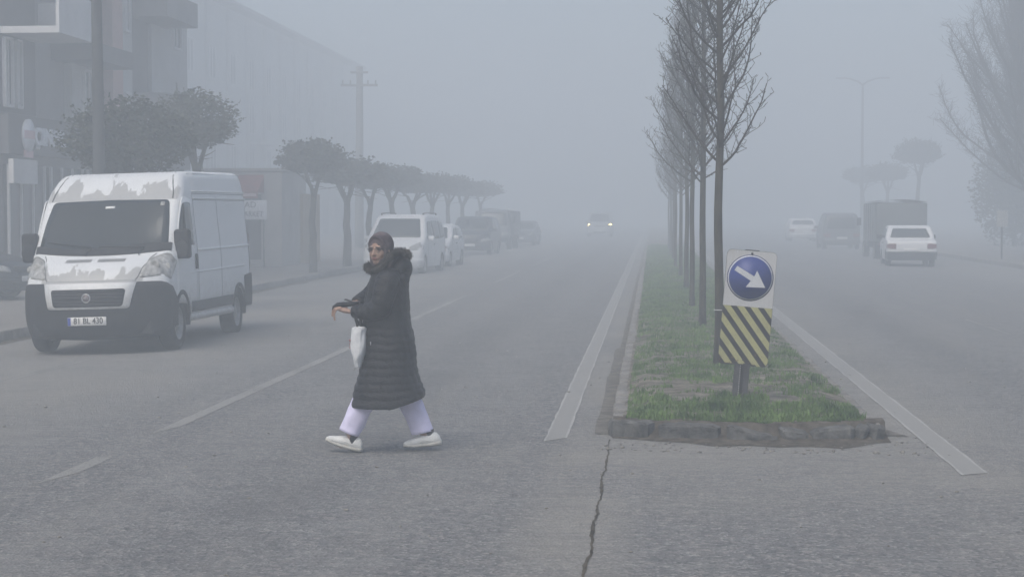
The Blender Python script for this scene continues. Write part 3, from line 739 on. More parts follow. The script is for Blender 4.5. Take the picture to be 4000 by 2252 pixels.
class Shell:
    """car body: side profile swept across the width in a plain box space, then warped (plan bow, taper, tumblehome).
    Local frame: the vehicle looks along -Y, x is the viewer's right when seen from the front, z up."""
    def __init__(s, prof, w, r, bowF, bowR, tumble, zlow, F_bow=1.3):
        s.prof = prof; s.w = w; s.r = r; s.bowF = bowF; s.bowR = bowR; s.tumble = tumble; s.zlow = zlow; s.F_bow = F_bow
        s.Fmax = max(p[0] for p in prof); s.Fmin = min(p[0] for p in prof)
        n = len(prof); s.nrm = []
        for i in range(n):
            a = Vector(prof[max(i - 1, 0)]); c = Vector(prof[min(i + 1, n - 1)]); d = (c - a).normalized(); s.nrm.append((-d.y, d.x))
        s.itop = max(range(n), key=lambda i: prof[i][1])
    def warp(s, x, F, z):
        q = min(1.15, abs(x) / s.w)
        F2 = F - s.bowF * q ** 2.4 * smooth(s.Fmax - s.F_bow, s.Fmax, F) + s.bowR * q ** 2.4 * smooth(s.Fmin + s.F_bow, s.Fmin, F)
        return (x * s.tumble(F, z), -F2, z)
    def fr(s, z, rear=False):
        """profile point and outward normal on the front (or rear) at height z"""
        P = s.prof; rng = range(0, s.itop) if rear else range(s.itop, len(P) - 1)
        for i in rng:
            z0, z1 = P[i][1], P[i + 1][1]
            if min(z0, z1) <= z <= max(z0, z1) and z0 != z1:
                t = (z - z0) / (z1 - z0)
                nx = s.nrm[i][0] * (1 - t) + s.nrm[i + 1][0] * t; nz = s.nrm[i][1] * (1 - t) + s.nrm[i + 1][1] * t; l = sqrt(nx * nx + nz * nz)
                return P[i][0] * (1 - t) + P[i + 1][0] * t, nx / l, nz / l
        i = 0 if rear else len(P) - 1
        return P[i][0], s.nrm[i][0], s.nrm[i][1]
    def on_front(s, g, z, off=0.0, rear=False):
        F, nf, nz = s.fr(z, rear); a = abs(g); sg = 1 if g >= 0 else -1; w, r = s.w, s.r
        if a <= w - r: return s.warp(g, F + nf * off, z + nz * off)
        if a <= w:
            th = math.asin(min(1, (a - (w - r)) / r)); k = r * (1 - cos(th))
            return s.warp(sg * (a + off * sin(th)), F - nf * k + nf * off * cos(th), z - nz * k + nz * off * cos(th))
        e = a - w; return s.warp(sg * (w + off), F - nf * r + (e if rear else -e), z - nz * r)
    def on_side(s, sg, F, z, off=0.0): return s.warp(sg * (s.w + off), F, z)
    def body(s, name, m, parent, ncol=70, nrow=14):
        b = MB(); w, r = s.w, s.r
        cross = [-(w - r) + 2 * (w - r) * k / 14 for k in range(15)]
        th = [pi / 2 * k / 6 for k in range(1, 7)]
        rows = []
        P = s.prof; pts = []
        for i in range(len(P) - 1):                                   # resample the profile
            L = (Vector(P[i + 1]) - Vector(P[i])).length; k = max(1, int(L / .12))
            for q in range(k):
                t = q / k; nx = s.nrm[i][0] * (1 - t) + s.nrm[i + 1][0] * t; nz = s.nrm[i][1] * (1 - t) + s.nrm[i + 1][1] * t; l = sqrt(nx * nx + nz * nz)
                pts.append((P[i][0] * (1 - t) + P[i + 1][0] * t, P[i][1] * (1 - t) + P[i + 1][1] * t, nx / l, nz / l))
        pts.append((*P[-1], *s.nrm[-1]))
        for F, z, nf, nz in pts:
            row = []
            for t in th[::-1]: k = r * (1 - cos(t)); row.append(s.warp(-(w - r + r * sin(t)), F - nf * k, z - nz * k))
            row += [s.warp(x, F, z) for x in cross]
            for t in th: k = r * (1 - cos(t)); row.append(s.warp(w - r + r * sin(t), F - nf * k, z - nz * k))
            rows.append(row)
        b.loft(rows, closed=False)
        inset = [(F - nf * r, z - nz * r) for F, z, nf, nz in pts]
        Fa = min(p[0] for p in inset) ; Fb = max(p[0] for p in inset)
        def ztop(F):
            best = -9
            for i in range(len(inset) - 1):
                f0, f1 = inset[i][0], inset[i + 1][0]
                if min(f0, f1) - 1e-6 <= F <= max(f0, f1) + 1e-6 and abs(f1 - f0) > 1e-9: best = max(best, inset[i][1] + (inset[i + 1][1] - inset[i][1]) * (F - f0) / (f1 - f0))
            return best
        for sg in (-1, 1):
            g = []
            for c in range(ncol + 1):
                F = Fa + (Fb - Fa) * c / ncol; F = min(max(F, Fa + 1e-4), Fb - 1e-4); zt = ztop(F); zl = s.zlow(F); zl = min(zl, zt - .01)
                g.append([s.warp(sg * w, F, zl + (zt - zl) * k / nrow) for k in range(nrow + 1)])
            b.loft(g, closed=False)
        return b.build(name, m, parent)
    def panel(s, name, poly, off, m, parent, rear=False, rings=7, depth=0.02, side=0, mb=None):
        """thin closed panel following the body; poly in (girth, z) on the front or rear, (F, z) on a side"""
        fn = (lambda a, z, o: s.on_side(side, a, z, o)) if side else (lambda a, z, o: s.on_front(a, z, o, rear))
        dense = []
        for i in range(len(poly)):
            p, q = poly[i], poly[(i + 1) % len(poly)]; k = max(1, int(sqrt((p[0] - q[0]) ** 2 + (p[1] - q[1]) ** 2) / .09))
            dense += [(p[0] + (q[0] - p[0]) * t / k, p[1] + (q[1] - p[1]) * t / k) for t in range(k)]
        poly = dense; b = mb or MB(); n = len(poly); cx = sum(p[0] for p in poly) / n; cz = sum(p[1] for p in poly) / n
        R_ = [[fn(p[0], p[1], off - depth) for p in poly]]
        for k in range(rings): t = k / rings; R_.append([fn(p[0] + (cx - p[0]) * t, p[1] + (cz - p[1]) * t, off) for p in poly])
        R_.append([fn(p[0] + (cx - p[0]) * .98, p[1] + (cz - p[1]) * .98, off) for p in poly])
        b.loft(R_, cap0=False, cap1=True)
        return None if mb else b.build(name, m, parent)
    def strip(s, g0, g1, z0, z1, off, b, rear=False, ng=40, nz=6, depth=0.03):
        """a band over the front (girth g0..g1) given limits that may be functions of g"""
        f0 = z0 if callable(z0) else (lambda g: z0); f1 = z1 if callable(z1) else (lambda g: z1)
        rows = []
        for k in range(-1, nz + 2):
            o = off - depth if k in (-1, nz + 1) else off; t = min(1, max(0, k / nz))
            rows.append([s.on_front(g0 + (g1 - g0) * i / ng, f0(g0 + (g1 - g0) * i / ng) * (1 - t) + f1(g0 + (g1 - g0) * i / ng) * t, o, rear) for i in range(ng + 1)])
        b.loft(rows, closed=False)

def wheel(parent, x, F, rad=0.335, wid=0.215, mrim=M_RIM, style='steel'):
    """wheel > tyre, rim; x is the outer face side"""
    sg = 1 if x > 0 else -1
    t = empty('wheel', (x, -F, rad)); t.parent = parent
    b = MB(); h = wid / 2
    prof = [(rad * .64, -h * .9), (rad * .93, -h), (rad * .99, -h * .75), (rad, -h * .4), (rad, h * .4), (rad * .99, h * .75), (rad * .93, h), (rad * .80, h * 1.02), (rad * .64, h * .9)]
    rings = [[(sg * z, r_ * cos(2 * pi * k / 36), r_ * sin(2 * pi * k / 36)) for k in range(36)] for r_, z in prof]
    b.loft(rings, cap0=False, cap1=False); b.build('tyre', M_TYRE, t)
    b = MB()
    prof = [(rad * .645, -h * .9), (rad * .66, h * .92), (rad * .62, h * .80), (rad * .55, h * .30), (rad * .40, h * .36), (rad * .30, h * .62), (rad * .17, h * .66), (rad * .15, h * .80), (rad * .02, h * .82)]
    rings = [[(sg * z, r_ * cos(2 * pi * k / 30), r_ * sin(2 * pi * k / 30)) for k in range(30)] for r_, z in prof]
    b.loft(rings, cap0=True, cap1=True)
    for k in range(8 if style == 'steel' else 5):
        a = 2 * pi * k / (8 if style == 'steel' else 5)
        b.lathe([(rad * .055, h * .30), (rad * .05, h * .48)], 8, axis='X', c=(0, rad * .47 * cos(a), rad * .47 * sin(a)), M=Matrix.Scale(sg, 4, (1, 0, 0)))
    b.build('rim', mrim, t); return t

def arches(base, wheels, rad):
    def f(F):
        z = base(F) if callable(base) else base
        for wF in wheels:
            d = abs(F - wF)
            if d < rad: z = max(z, rad * .86 + sqrt(rad * rad - d * d) - 0.02)
        return z
    return f

# ---------------------------------------------------------------- the white van
def build_van():
    prof = [(-2.62, .42), (-2.66, .6), (-2.66, 1.0), (-2.65, 1.6), (-2.60, 2.2), (-2.53, 2.42), (-2.44, 2.49), (-2.3, 2.51), (-1.2, 2.49), (0, 2.46), (.62, 2.445), (.84, 2.42), (1.0, 2.36), (1.16, 2.24), (1.32, 2.08),
            (1.36, 2.04), (1.62, 1.76), (1.88, 1.48), (2.02, 1.335), (2.10, 1.29), (2.30, 1.20), (2.43, 1.10), (2.51, 1.0), (2.55, .93), (2.60, .85), (2.63, .72), (2.64, .55), (2.63, .40), (2.58, .28), (2.50, .22)]
    def tumble(F, z):
        t = 1 - .055 * smooth(1.1, 2.1, z) - .09 * smooth(2.02, 2.5, z) * (1 if F > 0.6 else .55)
        return t * (1 - .05 * smooth(1.2, 2.6, F)) * (1 - .025 * smooth(.6, .25, z))
    S = Shell(prof, 1.02, .11, .34, .04, tumble, arches(lambda F: .40 if F < 2.0 else .34, (1.72, -1.70), .40), 1.35)
    root = empty('cargo_van', (-7.38, 23.6, -0.032), R(0.2), 'white high roof cargo van with grey peeling patches on bonnet and brow, parked at left', 'van')
    root.rotation_euler = (R(-0.55), R(-1.75), R(0.2))
    # parts are set out round the front axle
    piv = Matrix.Translation((0, 1.72, 0))
    body = S.body('body', M_VAN, root, 90, 18)
    def px(o): o.data.transform(piv); return o
    def late(o): o.location = Vector(o.location) + Vector((0, 1.72, 0)); return o
    M_VAN_shift = piv
    objs = [body]
    # windscreen with dark border, wipers
    wpoly = round_poly([(-.93, 1.36), (-.5, 1.325), (0, 1.315), (.5, 1.325), (.93, 1.36), (.905, 1.75), (.86, 2.03), (0, 2.045), (-.86, 2.03), (-.905, 1.75)], .06)
    ws = S.panel('windscreen', wpoly, .010, M_GLASS, root, rings=9); objs.append(ws)
    b = MB(); S.strip(-.97, .97, lambda g: 1.29 + .05 * (g / .95) ** 2, lambda g: 1.385 + .055 * (g / .95) ** 2 + .02 * sin(g * 3), .016, b, depth=.03); objs.append(b.build('cowl', M_PLAST, root))
    b = MB()
    for g0, g1 in ((-.80, -.12), (-.02, .62)):
        b.tube([S.on_front(g0 + (g1 - g0) * k / 8, 1.47 - .085 * k / 8 if g0 < -.5 else 1.40 - .03 * k / 8, .03) for k in range(9)], .009, 5)
        b.tube([S.on_front(g1, 1.37, .03), S.on_front(g1 - .05, 1.30, .03), S.on_front(g1 - .04, 1.28, .015)], .010, 5)
    objs.append(b.build('wiper', M_PLAST, root))
    objs.append(S.panel('windscreen_sticker', [(-.07, 1.955), (.07, 1.955), (.07, 1.925), (-.07, 1.925)], .014, M_PLATE, ws, rings=2, depth=.003)); objs.append(S.panel('windscreen_sticker', [(.74, 2.0), (.80, 2.0), (.80, 1.95), (.74, 1.95)], .014, M_LAMP, ws, rings=2, depth=.003))
    for sg in (-1, 1):
        hl = S.panel('headlight', round_poly([(sg * .66, .985), (sg * .75, 1.235), (sg * .93, 1.30), (sg * 1.08, 1.30), (sg * 1.16, 1.20), (sg * 1.05, 1.02)], .05), .012, M_LAMP, root, rings=6); objs.append(hl)
        for gg, rr, oo in ((.84, .068, .017), (.98, .046, .010)):
            b = MB(); c = S.on_front(sg * gg, 1.14, oo); b.sphere(c, (rr, .006, rr), 14, 8); objs.append(b.build('reflector', M_LAMP, hl))
        # black mirror head on two stubs
        b = MB(); mx = sg * 1.06
        b.bbox((mx, -1.70, 1.42), (.225, .13, .40), .045, seg=4); b.box((sg * .96, -1.62, 1.50), (.14, .05, .05)); b.box((sg * .96, -1.62, 1.30), (.14, .05, .05))
        b.sphere((mx + sg * .01, -1.77, 1.35), (.095, .02, .13), 12, 8)
        objs.append(b.build('door_mirror', M_PLAST, root))
    # bonnet slots
    for c0 in (-.235, .235):
        b = MB()
        for k in range(15):
            g = c0 + (k - 7) * .0255
            p = [S.on_front(g - .006, 1.205, .004), S.on_front(g + .006, 1.205, .004), S.on_front(g + .014, 1.247, .004), S.on_front(g + .002, 1.247, .004)]
            b.add(p, [(0, 1, 2, 3)])
        objs.append(b.build('bonnet_vent', M_PLAST, root))
    b = MB()                                                          # bonnet shut lines
    for sg in (-1, 1): b.tube([S.on_front(sg * g, z, .002) for g, z in ((.63, .965), (.655, 1.0), (.69, 1.12), (.745, 1.25), (.80, 1.30))], .0055, 5)
    b.tube([S.on_front(-.63 + 1.26 * k / 14, .962, .002) for k in range(15)], .006, 5)
    objs.append(b.build('bonnet_seam', M_TRIM, root))
    for sg in (-1, 1):
        b = MB(); b.tube([S.on_front(sg * g, z, .001) for g, z in ((.90, 2.05), (.90, 2.15), (.89, 2.27), (.875, 2.37), (.86, 2.43))], .008, 5)
        objs.append(b.build('roof_seam', M_TRIM, root))
    b = MB(); S.strip(-1.52, 1.52, lambda g: .20 + .03 * abs(g), lambda g: .90 if abs(g) < .64 else .93 - .25 * smooth(1.05, 1.6, abs(g)), .022, b, ng=64, nz=9, depth=.05)
    bump = b.build('front_bumper', M_PLAST, root); objs.append(bump)
    fr = S.panel('grille_frame', round_poly([(-.66, .952), (.66, .952), (.575, .595), (-.575, .595)], .05), .036, M_VAN, bump, rings=5); objs.append(fr)
    gr = S.panel('grille', round_poly([(-.53, .845), (.53, .845), (.49, .625), (-.49, .625)], .045), .041, M_PLAST, bump, rings=5); objs.append(gr)
    b = MB()
    for k in range(5): z = .655 + k * .042; hw = .475 + .04 * k / 5; b.tube([S.on_front(-hw + 2 * hw * i / 12, z, .044) for i in range(13)], .008, 5)
    objs.append(b.build('grille_bar', M_TRIM, gr))
    c = Vector(S.on_front(0, .735, .046))
    b = MB(); b.lathe([(.062, .006), (.062, -.002), (.055, -.010), (.047, -.008), (.047, .0)], 28, axis='Y', c=tuple(c)); bd = b.build('badge', M_CHROME, gr); objs.append(bd)
    b = MB(); b.lathe([(.0468, .004), (.0468, -.004)], 28, axis='Y', c=tuple(c)); objs.append(b.build('badge_face', M_BADGE, bd))
    objs.append(text_obj('badge_letters', 'FIAT', .040, M_CHROME, bd, front_M(c.x, c.y - .006, c.z), .002, 1.0))
    c = Vector(S.on_front(0, .445, .03))
    b = MB(); b.bbox((c.x, c.y, c.z), (.52, .014, .112), .006, seg=1); pl = b.build('number_plate', M_PLATE, root); objs.append(pl)
    b = MB(); b.box((c.x - .236, c.y - .0085, c.z), (.040, .003, .104)); objs.append(b.build('plate_band', M_EUBLUE, pl))
    objs.append(text_obj('plate_letters', '81 BL 430', .107, M_INK, pl, front_M(c.x + .02, c.y - .0085, c.z + .003), .001, .90, bold=.0018))
    b = MB(); b.bbox((-.62, -2.60, .36), (.16, .05, .07), .015, seg=1); b.bbox((.62, -2.58, .36), (.16, .05, .07), .015, seg=1)
    # sides: door, glass, handle, rubbing strips, pressed ribs
    for sg in (1, -1):
        dr = S.panel('front_door', round_poly([(1.97, 1.28), (1.93, .62), (1.30, .60), (1.24, .50), (.80, .50), (.78, 1.3), (.80, 2.03), (1.18, 2.08), (1.30, 2.06)], .06), .006, M_VAN, root, side=sg, rings=4); objs.append(dr)
        gl = S.panel('door_glass', round_poly([(1.80, 1.42), (1.62, 1.68), (1.34, 1.98), (1.15, 2.0), (.92, 1.99), (.90, 1.40)], .05), .012, M_GLASS, dr, side=sg, rings=3); objs.append(gl)
        b = MB(); b.tube([S.on_side(sg, 1.37, 1.41, .016), S.on_side(sg, 1.35, 1.70, .016), S.on_side(sg, 1.31, 1.98, .016)], .016, 6); objs.append(b.build('window_divider', M_PLAST, gl))
        b = MB(); p = S.on_side(sg, .90, 1.17, .02); b.bbox(p, (.035, .075, .215), .015, seg=2); objs.append(b.build('door_handle', M_PLAST, dr))
        b = MB()
        def rib(F0, F1, z0, z1, rr, off=.004): b.tube([S.on_side(sg, F0 + (F1 - F0) * k / 14, z0 + (z1 - z0) * k / 14, off) for k in range(15)], rr, 6)
        rib(.70, -2.50, 1.33, 1.37, .020); rib(.70, -2.55, 2.16, 2.20, .012); rib(.70, -2.55, 2.06, 2.10, .012)
        rib(1.25, -2.2, 1.02, 1.06, .018, -.004); rib(.62, -2.5, 2.42, 2.47, .010, -.03)
        objs.append(b.build('side_rib', M_VAN, root))
        b = MB()
        def groove(F0, F1, z0, z1): b.tube([S.on_side(sg, F0 + (F1 - F0) * k / 14, z0 + (z1 - z0) * k / 14, .0005) for k in range(15)], .004, 4)
        groove(.72, -2.52, 2.125, 2.165); groove(.74, -2.55, 2.035, 2.075); groove(.74, .74, .52, 2.15); groove(-.62, -.62, .52, 2.1)
        objs.append(b.build('panel_gap', M_TRIM, root))
        objs.append(S.panel('side_strip', [(1.18, .615), (1.16, .47), (-1.27, .48), (-1.27, .63)], .014, M_TRIM, root, side=sg, rings=3))
        b = MB(); b.tube([S.on_side(sg, 1.30 - 2.56 * k / 8, .40, -.02) for k in range(9)], .055, 8); objs.append(b.build('sill', M_VAN, root))
        for wF, nm in ((1.72, 'front_arch'), (-1.70, 'rear_arch')):
            b = MB(); rings = []
            for k in range(19):
                a = R(-18) + R(216) * k / 18 if wF > 0 else R(-10) + R(200) * k / 18
                c0, s0 = cos(a), sin(a)
                rings.append([S.on_side(sg, wF + .395 * c0, max(.30, .345 + .395 * s0), -.10), S.on_side(sg, wF + .395 * c0, max(.30, .345 + .395 * s0), .018), S.on_side(sg, wF + .45 * c0, max(.30, .345 + .45 * s0), .020), S.on_side(sg, wF + .455 * c0, max(.30, .345 + .455 * s0), -.02)])
            b.loft(rings, closed=False); objs.append(b.build(nm, M_PLAST, root))
        objs.append(S.panel('rear_corner', round_poly([(-2.10, .90), (-2.10, .42), (-2.56, .42), (-2.56, .93)], .03), .02, M_PLAST, root, side=sg, rings=3))
        objs.append(late(wheel(root, sg * .875, 1.72, .345, .22))); objs.append(late(wheel(root, sg * .875, -1.70, .345, .22)))
        b = MB(); p = S.on_front(sg * .93, 1.3, .015, True); b.bbox((p[0], p[1], 1.25), (.11, .05, .62), .02); objs.append(b.build('tail_light', M_TAIL, root))
    b = MB()
    for g0 in (-.45, .45): b.bbox((g0, 2.69, 1.88), (.62, .02, .5), .03)
    objs.append(b.build('rear_glass', M_GLASS, root))
    b = MB(); b.bbox((0, 2.68, .52), (1.9, .16, .24), .04); objs.append(b.build('rear_bumper', M_PLAST, root))
    b = MB(); b.box((0, 0.05, .42), (1.55, 4.9, .12)); b.box((0, 0.1, .30), (.5, 3.0, .12)); b.tube([(-.7, 1.70, .34), (.7, 1.70, .34)], .05, 8); b.tube([(-.7, -1.72, .34), (.7, -1.72, .34)], .05, 8); b.box((0, -2.2, .33), (1.6, .5, .16))
    objs.append(b.build('underbody', M_PLAST, root))
    for o in objs:
        if o.type == 'MESH': o.data.transform(piv) if o.data.users == 1 else None
build_van()

# ---------------------------------------------------------------- smaller cars
def build_car(name, loc, rz, label, cat, group, prof, w, paint, zr, wheels, wr=.30, ws=(.98, 1.36), rw=(.98, 1.34), side_glass=(), belt=.9, plastic_bumper=False, lights='lens', tumble_amt=.14, lit=None, tail=True, bowF=.28, bowR=.12, hl=None, grille=None, bonnet_line=True):
    """saloon, hatchback or minivan from its side profile, with all the parts that face the street"""
    top = max(p[1] for p in prof)
    def tumble(F, z): return 1 - tumble_amt * smooth(belt, top + .1, z) - .03 * smooth(.5, .2, z)
    S = Shell(prof, w, zr, bowF, bowR, tumble, arches(.22, wheels, wr + .045), 1.0)
    root = empty(name, loc, rz, label, cat, group)
    S.body('body', paint, root, 60, 12)
    Fm = S.Fmax
    h0, h1 = ws
    S.panel('windscreen', round_poly([(-w * .84, h0), (w * .84, h0), (w * .80, h1), (-w * .80, h1)], .06), .008, M_GLASS, root, rings=6)
    r0, r1 = rw
    S.panel('rear_window', round_poly([(-w * .82, r0), (w * .82, r0), (w * .76, r1), (-w * .76, r1)], .05), .008, M_GLASS, root, rear=True, rings=5)
    for sg in (-1, 1):
        for poly in side_glass: S.panel('side_window', round_poly(poly, .04), .008, M_GLASS, root, side=sg, rings=3)
        H = hl or [(w * .55, .60), (w * .58, .72), (w * .9, .78), (w * 1.06, .76), (w * 1.04, .66)]
        lamp = S.panel('headlight', round_poly([(sg * g, z) for g, z in H], .03), .010, M_LAMP, root, rings=4)
        if tail: S.panel('tail_light', round_poly([(sg * w * .62, .62), (sg * w * .62, .80), (sg * w * 1.04, .80), (sg * w * 1.04, .62)], .03), .012, M_TAIL, root, rear=True, rings=3)
        b = MB(); F_m = Fm - 1.45 if top < 1.6 else Fm - 1.25; p = S.on_side(sg, F_m, belt + .10, .11); b.bbox(p, (.20, .10, .15), .04, seg=3); b.box((p[0] - sg * .11, p[1], p[2] - .05), (.10, .05, .04)); b.build('door_mirror', paint if not plastic_bumper else M_PLAST, root)
        for wF in wheels: wheel(root, sg * (w - .10), wF, wr, .19, M_RIM)
        b = MB()
        for F0 in (wheels[0] - .42, (wheels[0] + wheels[1]) / 2 - .12): b.tube([S.on_side(sg, F0, .32 + (belt - .34) * k / 6, .001) for k in range(7)], .004, 4)
        b.build('door_gap', M_TRIM, root)
        b = MB()
        for F0 in ((wheels[0] + wheels[1]) / 2 + .02,): b.bbox(S.on_side(sg, F0, belt - .1, .012), (.02, .16, .03), .008, seg=1)
        b.build('door_handle', M_TRIM, root)
    bm_ = M_PLAST if plastic_bumper else paint
    b = MB(); S.strip(-w - .3, w + .3, .22, .50, .02, b, ng=36, nz=4); b.build('front_bumper', bm_, root)
    b = MB(); S.strip(-w - .3, w + .3, .26, .52, .03, b, rear=True, ng=36, nz=4); b.build('rear_bumper', bm_, root)
    G = grille or [(-w * .42, .72), (w * .42, .72), (w * .38, .60), (-w * .38, .60)]
    S.panel('grille', round_poly(G, .03), .012, M_PLAST, root, rings=3)
    S.panel('air_intake', round_poly([(-w * .55, .40), (w * .55, .40), (w * .5, .27), (-w * .5, .27)], .03), .028, M_PLAST, root, rings=3)
    c = S.on_front(0, .46, .035); b = MB(); b.bbox(c, (.52, .014, .11), .006, seg=1); b.build('number_plate', M_PLATE, root)
    c = S.on_front(0, .58, .02, True); b = MB(); b.bbox(c, (.52, .014, .11), .006, seg=1); b.build('number_plate', M_PLATE, root)
    b = MB(); b.box((0, 0, .30), (w * 1.6, (Fm - S.Fmin) * .86, .16)); b.build('underbody', M_PLAST, root)
    return root, S

MPV = [(-2.10, .24), (-2.16, .45), (-2.16, .9), (-2.10, 1.4), (-2.0, 1.70), (-1.9, 1.77), (-1.0, 1.83), (0, 1.84), (.5, 1.80), (.72, 1.72), (1.05, 1.42), (1.38, 1.12), (1.52, 1.06), (1.85, .97), (2.05, .86), (2.14, .72), (2.20, .52), (2.20, .36), (2.14, .22)]
HATCH = [(-1.95, .24), (-2.02, .45), (-2.0, .85), (-1.85, 1.05), (-1.55, 1.36), (-1.35, 1.43), (-.5, 1.49), (.1, 1.46), (.35, 1.40), (.95, 1.06), (1.15, .97), (1.6, .90), (1.9, .80), (2.02, .66), (2.06, .45), (2.04, .34), (1.98, .22)]
SEDAN = [(-2.12, .26), (-2.20, .45), (-2.20, .80), (-2.16, .90), (-1.50, .93), (-1.36, .95), (-.98, 1.30), (-.86, 1.37), (-.3, 1.41), (.25, 1.38), (.42, 1.32), (.95, .95), (1.10, .90), (1.95, .84), (2.06, .76), (2.10, .55), (2.10, .35), (2.05, .24)]
SUV = [(-2.1, .30), (-2.16, .5), (-2.14, 1.0), (-2.0, 1.4), (-1.85, 1.60), (-1.6, 1.66), (-.4, 1.72), (.3, 1.68), (.5, 1.60), (1.05, 1.16), (1.25, 1.08), (1.85, 1.0), (2.08, .86), (2.14, .6), (2.14, .4), (2.08, .26)]
CARS = 'cars parked along the left kerb'
build_car('parked_minivan', (-7.75, 55.3, -0.06), R(-4), 'white minivan with roof rails parked behind the walking woman', 'car', CARS, MPV, .915, M_WHITE, .11, (1.35, -1.45), .315,
          (1.13, 1.70), (1.05, 1.60), [[(1.05, 1.10), (.70, 1.52), (.52, 1.62), (.10, 1.64), (.08, 1.08)], [(.0, 1.08), (.02, 1.64), (-.95, 1.64), (-.95, 1.08)], [(-1.05, 1.08), (-1.05, 1.63), (-1.85, 1.56), (-1.9, 1.12)]], 1.0, False, tumble_amt=.17,
          hl=[(.50, .74), (.56, .86), (.80, .98), (.98, .98), (.98, .84), (.78, .76)], grille=[(-.46, .84), (.46, .84), (.40, .74), (-.40, .74)])
build_car('parked_hatchback', (-7.72, 61.8, -0.06), R(-3), 'white hatchback parked close behind the white minivan', 'car', CARS, HATCH, .87, M_WHITE, .12, (1.22, -1.28), .30,
          (1.0, 1.37), (1.08, 1.34), [[(.85, .98), (.28, 1.32), (.0, 1.36), (-.05, .97)], [(-.12, .97), (-.1, 1.36), (-.9, 1.33), (-1.2, 1.0)]], .93,
          hl=[(.40, .62), (.44, .70), (.74, .80), (.93, .80), (.92, .68), (.7, .62)], grille=[(-.5, .56), (.5, .56), (.44, .30), (-.44, .30)])
build_car('parked_suv', (-7.95, 79.5, -0.06), R(-2), 'dark sport utility car parked beyond the white hatchback', 'car', CARS, SUV, .90, M_DARKP, .12, (1.28, -1.30), .34,
          (1.12, 1.60), (1.12, 1.52), [[(.95, 1.10), (.42, 1.55), (.0, 1.58), (-.05, 1.08)], [(-.12, 1.08), (-.1, 1.58), (-1.0, 1.56), (-1.1, 1.08)]], 1.02)
build_car('parked_saloon', (-7.3, 100.0, -0.05), R(-2), 'grey saloon hidden in fog beyond the white topped truck', 'car', CARS, SEDAN, .83, M_GREYP, .10, (1.22, -1.22), .29, (.97, 1.28), (.99, 1.27), [], .9)
build_car('dark_car', (-15.1, 36.4, 0.0), R(82), 'black car nosed out of the side plot left of the white van', 'car', None, HATCH, .87, M_DARKP, .12, (1.22, -1.28), .30, (1.0, 1.37), (1.08, 1.34), [[(.85, .98), (.28, 1.32), (.0, 1.36), (-.05, .97)], [(-.12, .97), (-.1, 1.36), (-.9, 1.33), (-1.2, 1.0)]], .93)
build_car('old_saloon', (8.95, 63.2, -0.02), R(176), 'white boxy old saloon seen from behind on the right', 'car', 'cars parked along the right side', SEDAN, .83, M_WHITE, .05, (1.22, -1.22), .29, (.97, 1.30), (.985, 1.30), [[(.85, .97), (.42, 1.26), (.0, 1.30), (-.05, .96)], [(-.12, .96), (-.1, 1.30), (-.75, 1.28), (-1.1, .96)]], .9, True, tumble_amt=.15, bowF=.08, bowR=.03)
build_car('parked_hatchback', (9.6, 116.0, -0.03), R(180), 'pale small car lost in fog at far right of the median trees', 'car', 'cars parked along the right side', HATCH, .87, M_WHITE, .12, (1.22, -1.28), .30, (1.0, 1.37), (1.08, 1.34), [], .93)
build_car('parked_minivan', (9.5, 92.0, -0.03), R(180), 'dark minivan parked ahead of the truck on the right, lost in fog', 'car', 'cars parked along the right side', MPV, .915, M_GREYP, .11, (1.35, -1.45), .315, (1.13, 1.70), (1.05, 1.60), [], 1.0, tumble_amt=.17)
onc, S_on = build_car('oncoming_car', (-3.95, 135.0, 0.0), R(0), 'oncoming minivan showing only two lit headlamps through the fog', 'car', None, MPV, .93, M_SILVER, .11, (1.35, -1.45), .315, (1.13, 1.70), (1.05, 1.60), [], 1.0, tumble_amt=.17,
          hl=[(.58, .80), (.60, .95), (.80, .99), (1.0, .99), (1.0, .83), (.82, .79)], grille=[(-.46, .84), (.46, .84), (.40, .74), (-.40, .74)])
M_BEAM = bpy.data.materials.new('lit_headlamp'); M_BEAM.use_nodes = True
_b = M_BEAM.node_tree.nodes['Principled BSDF']; _b.inputs['Base Color'].default_value = (.9, .85, .7, 1); _b.inputs['Emission Color'].default_value = (1.0, 0.72, 0.24, 1); _b.inputs['Emission Strength'].default_value = 12.0
for sg in (-1, 1):
    b = MB(); c = S_on.on_front(sg * .80, .885, .02); b.sphere(c, (.10, .03, .09), 14, 8)
    lamp = [ch for ch in onc.children if ch.name.startswith('headlight')][0 if sg < 0 else 1]
    b.build('lit_bulb', M_BEAM, lamp)
# white minivan roof rails
mv = bpy.data.objects['parked_minivan']
for sg in (-1, 1):
    b = MB(); b.tube([(sg * .66, -.45 + 2.1 * k / 6, 1.86 + .02 * sin(pi * k / 6)) for k in range(7)], .018, 6); b.box((sg * .66, -.42, 1.84), (.04, .06, .05)); b.box((sg * .66, 1.62, 1.83), (.04, .06, .05)); b.build('roof_rail', M_TRIM, mv)

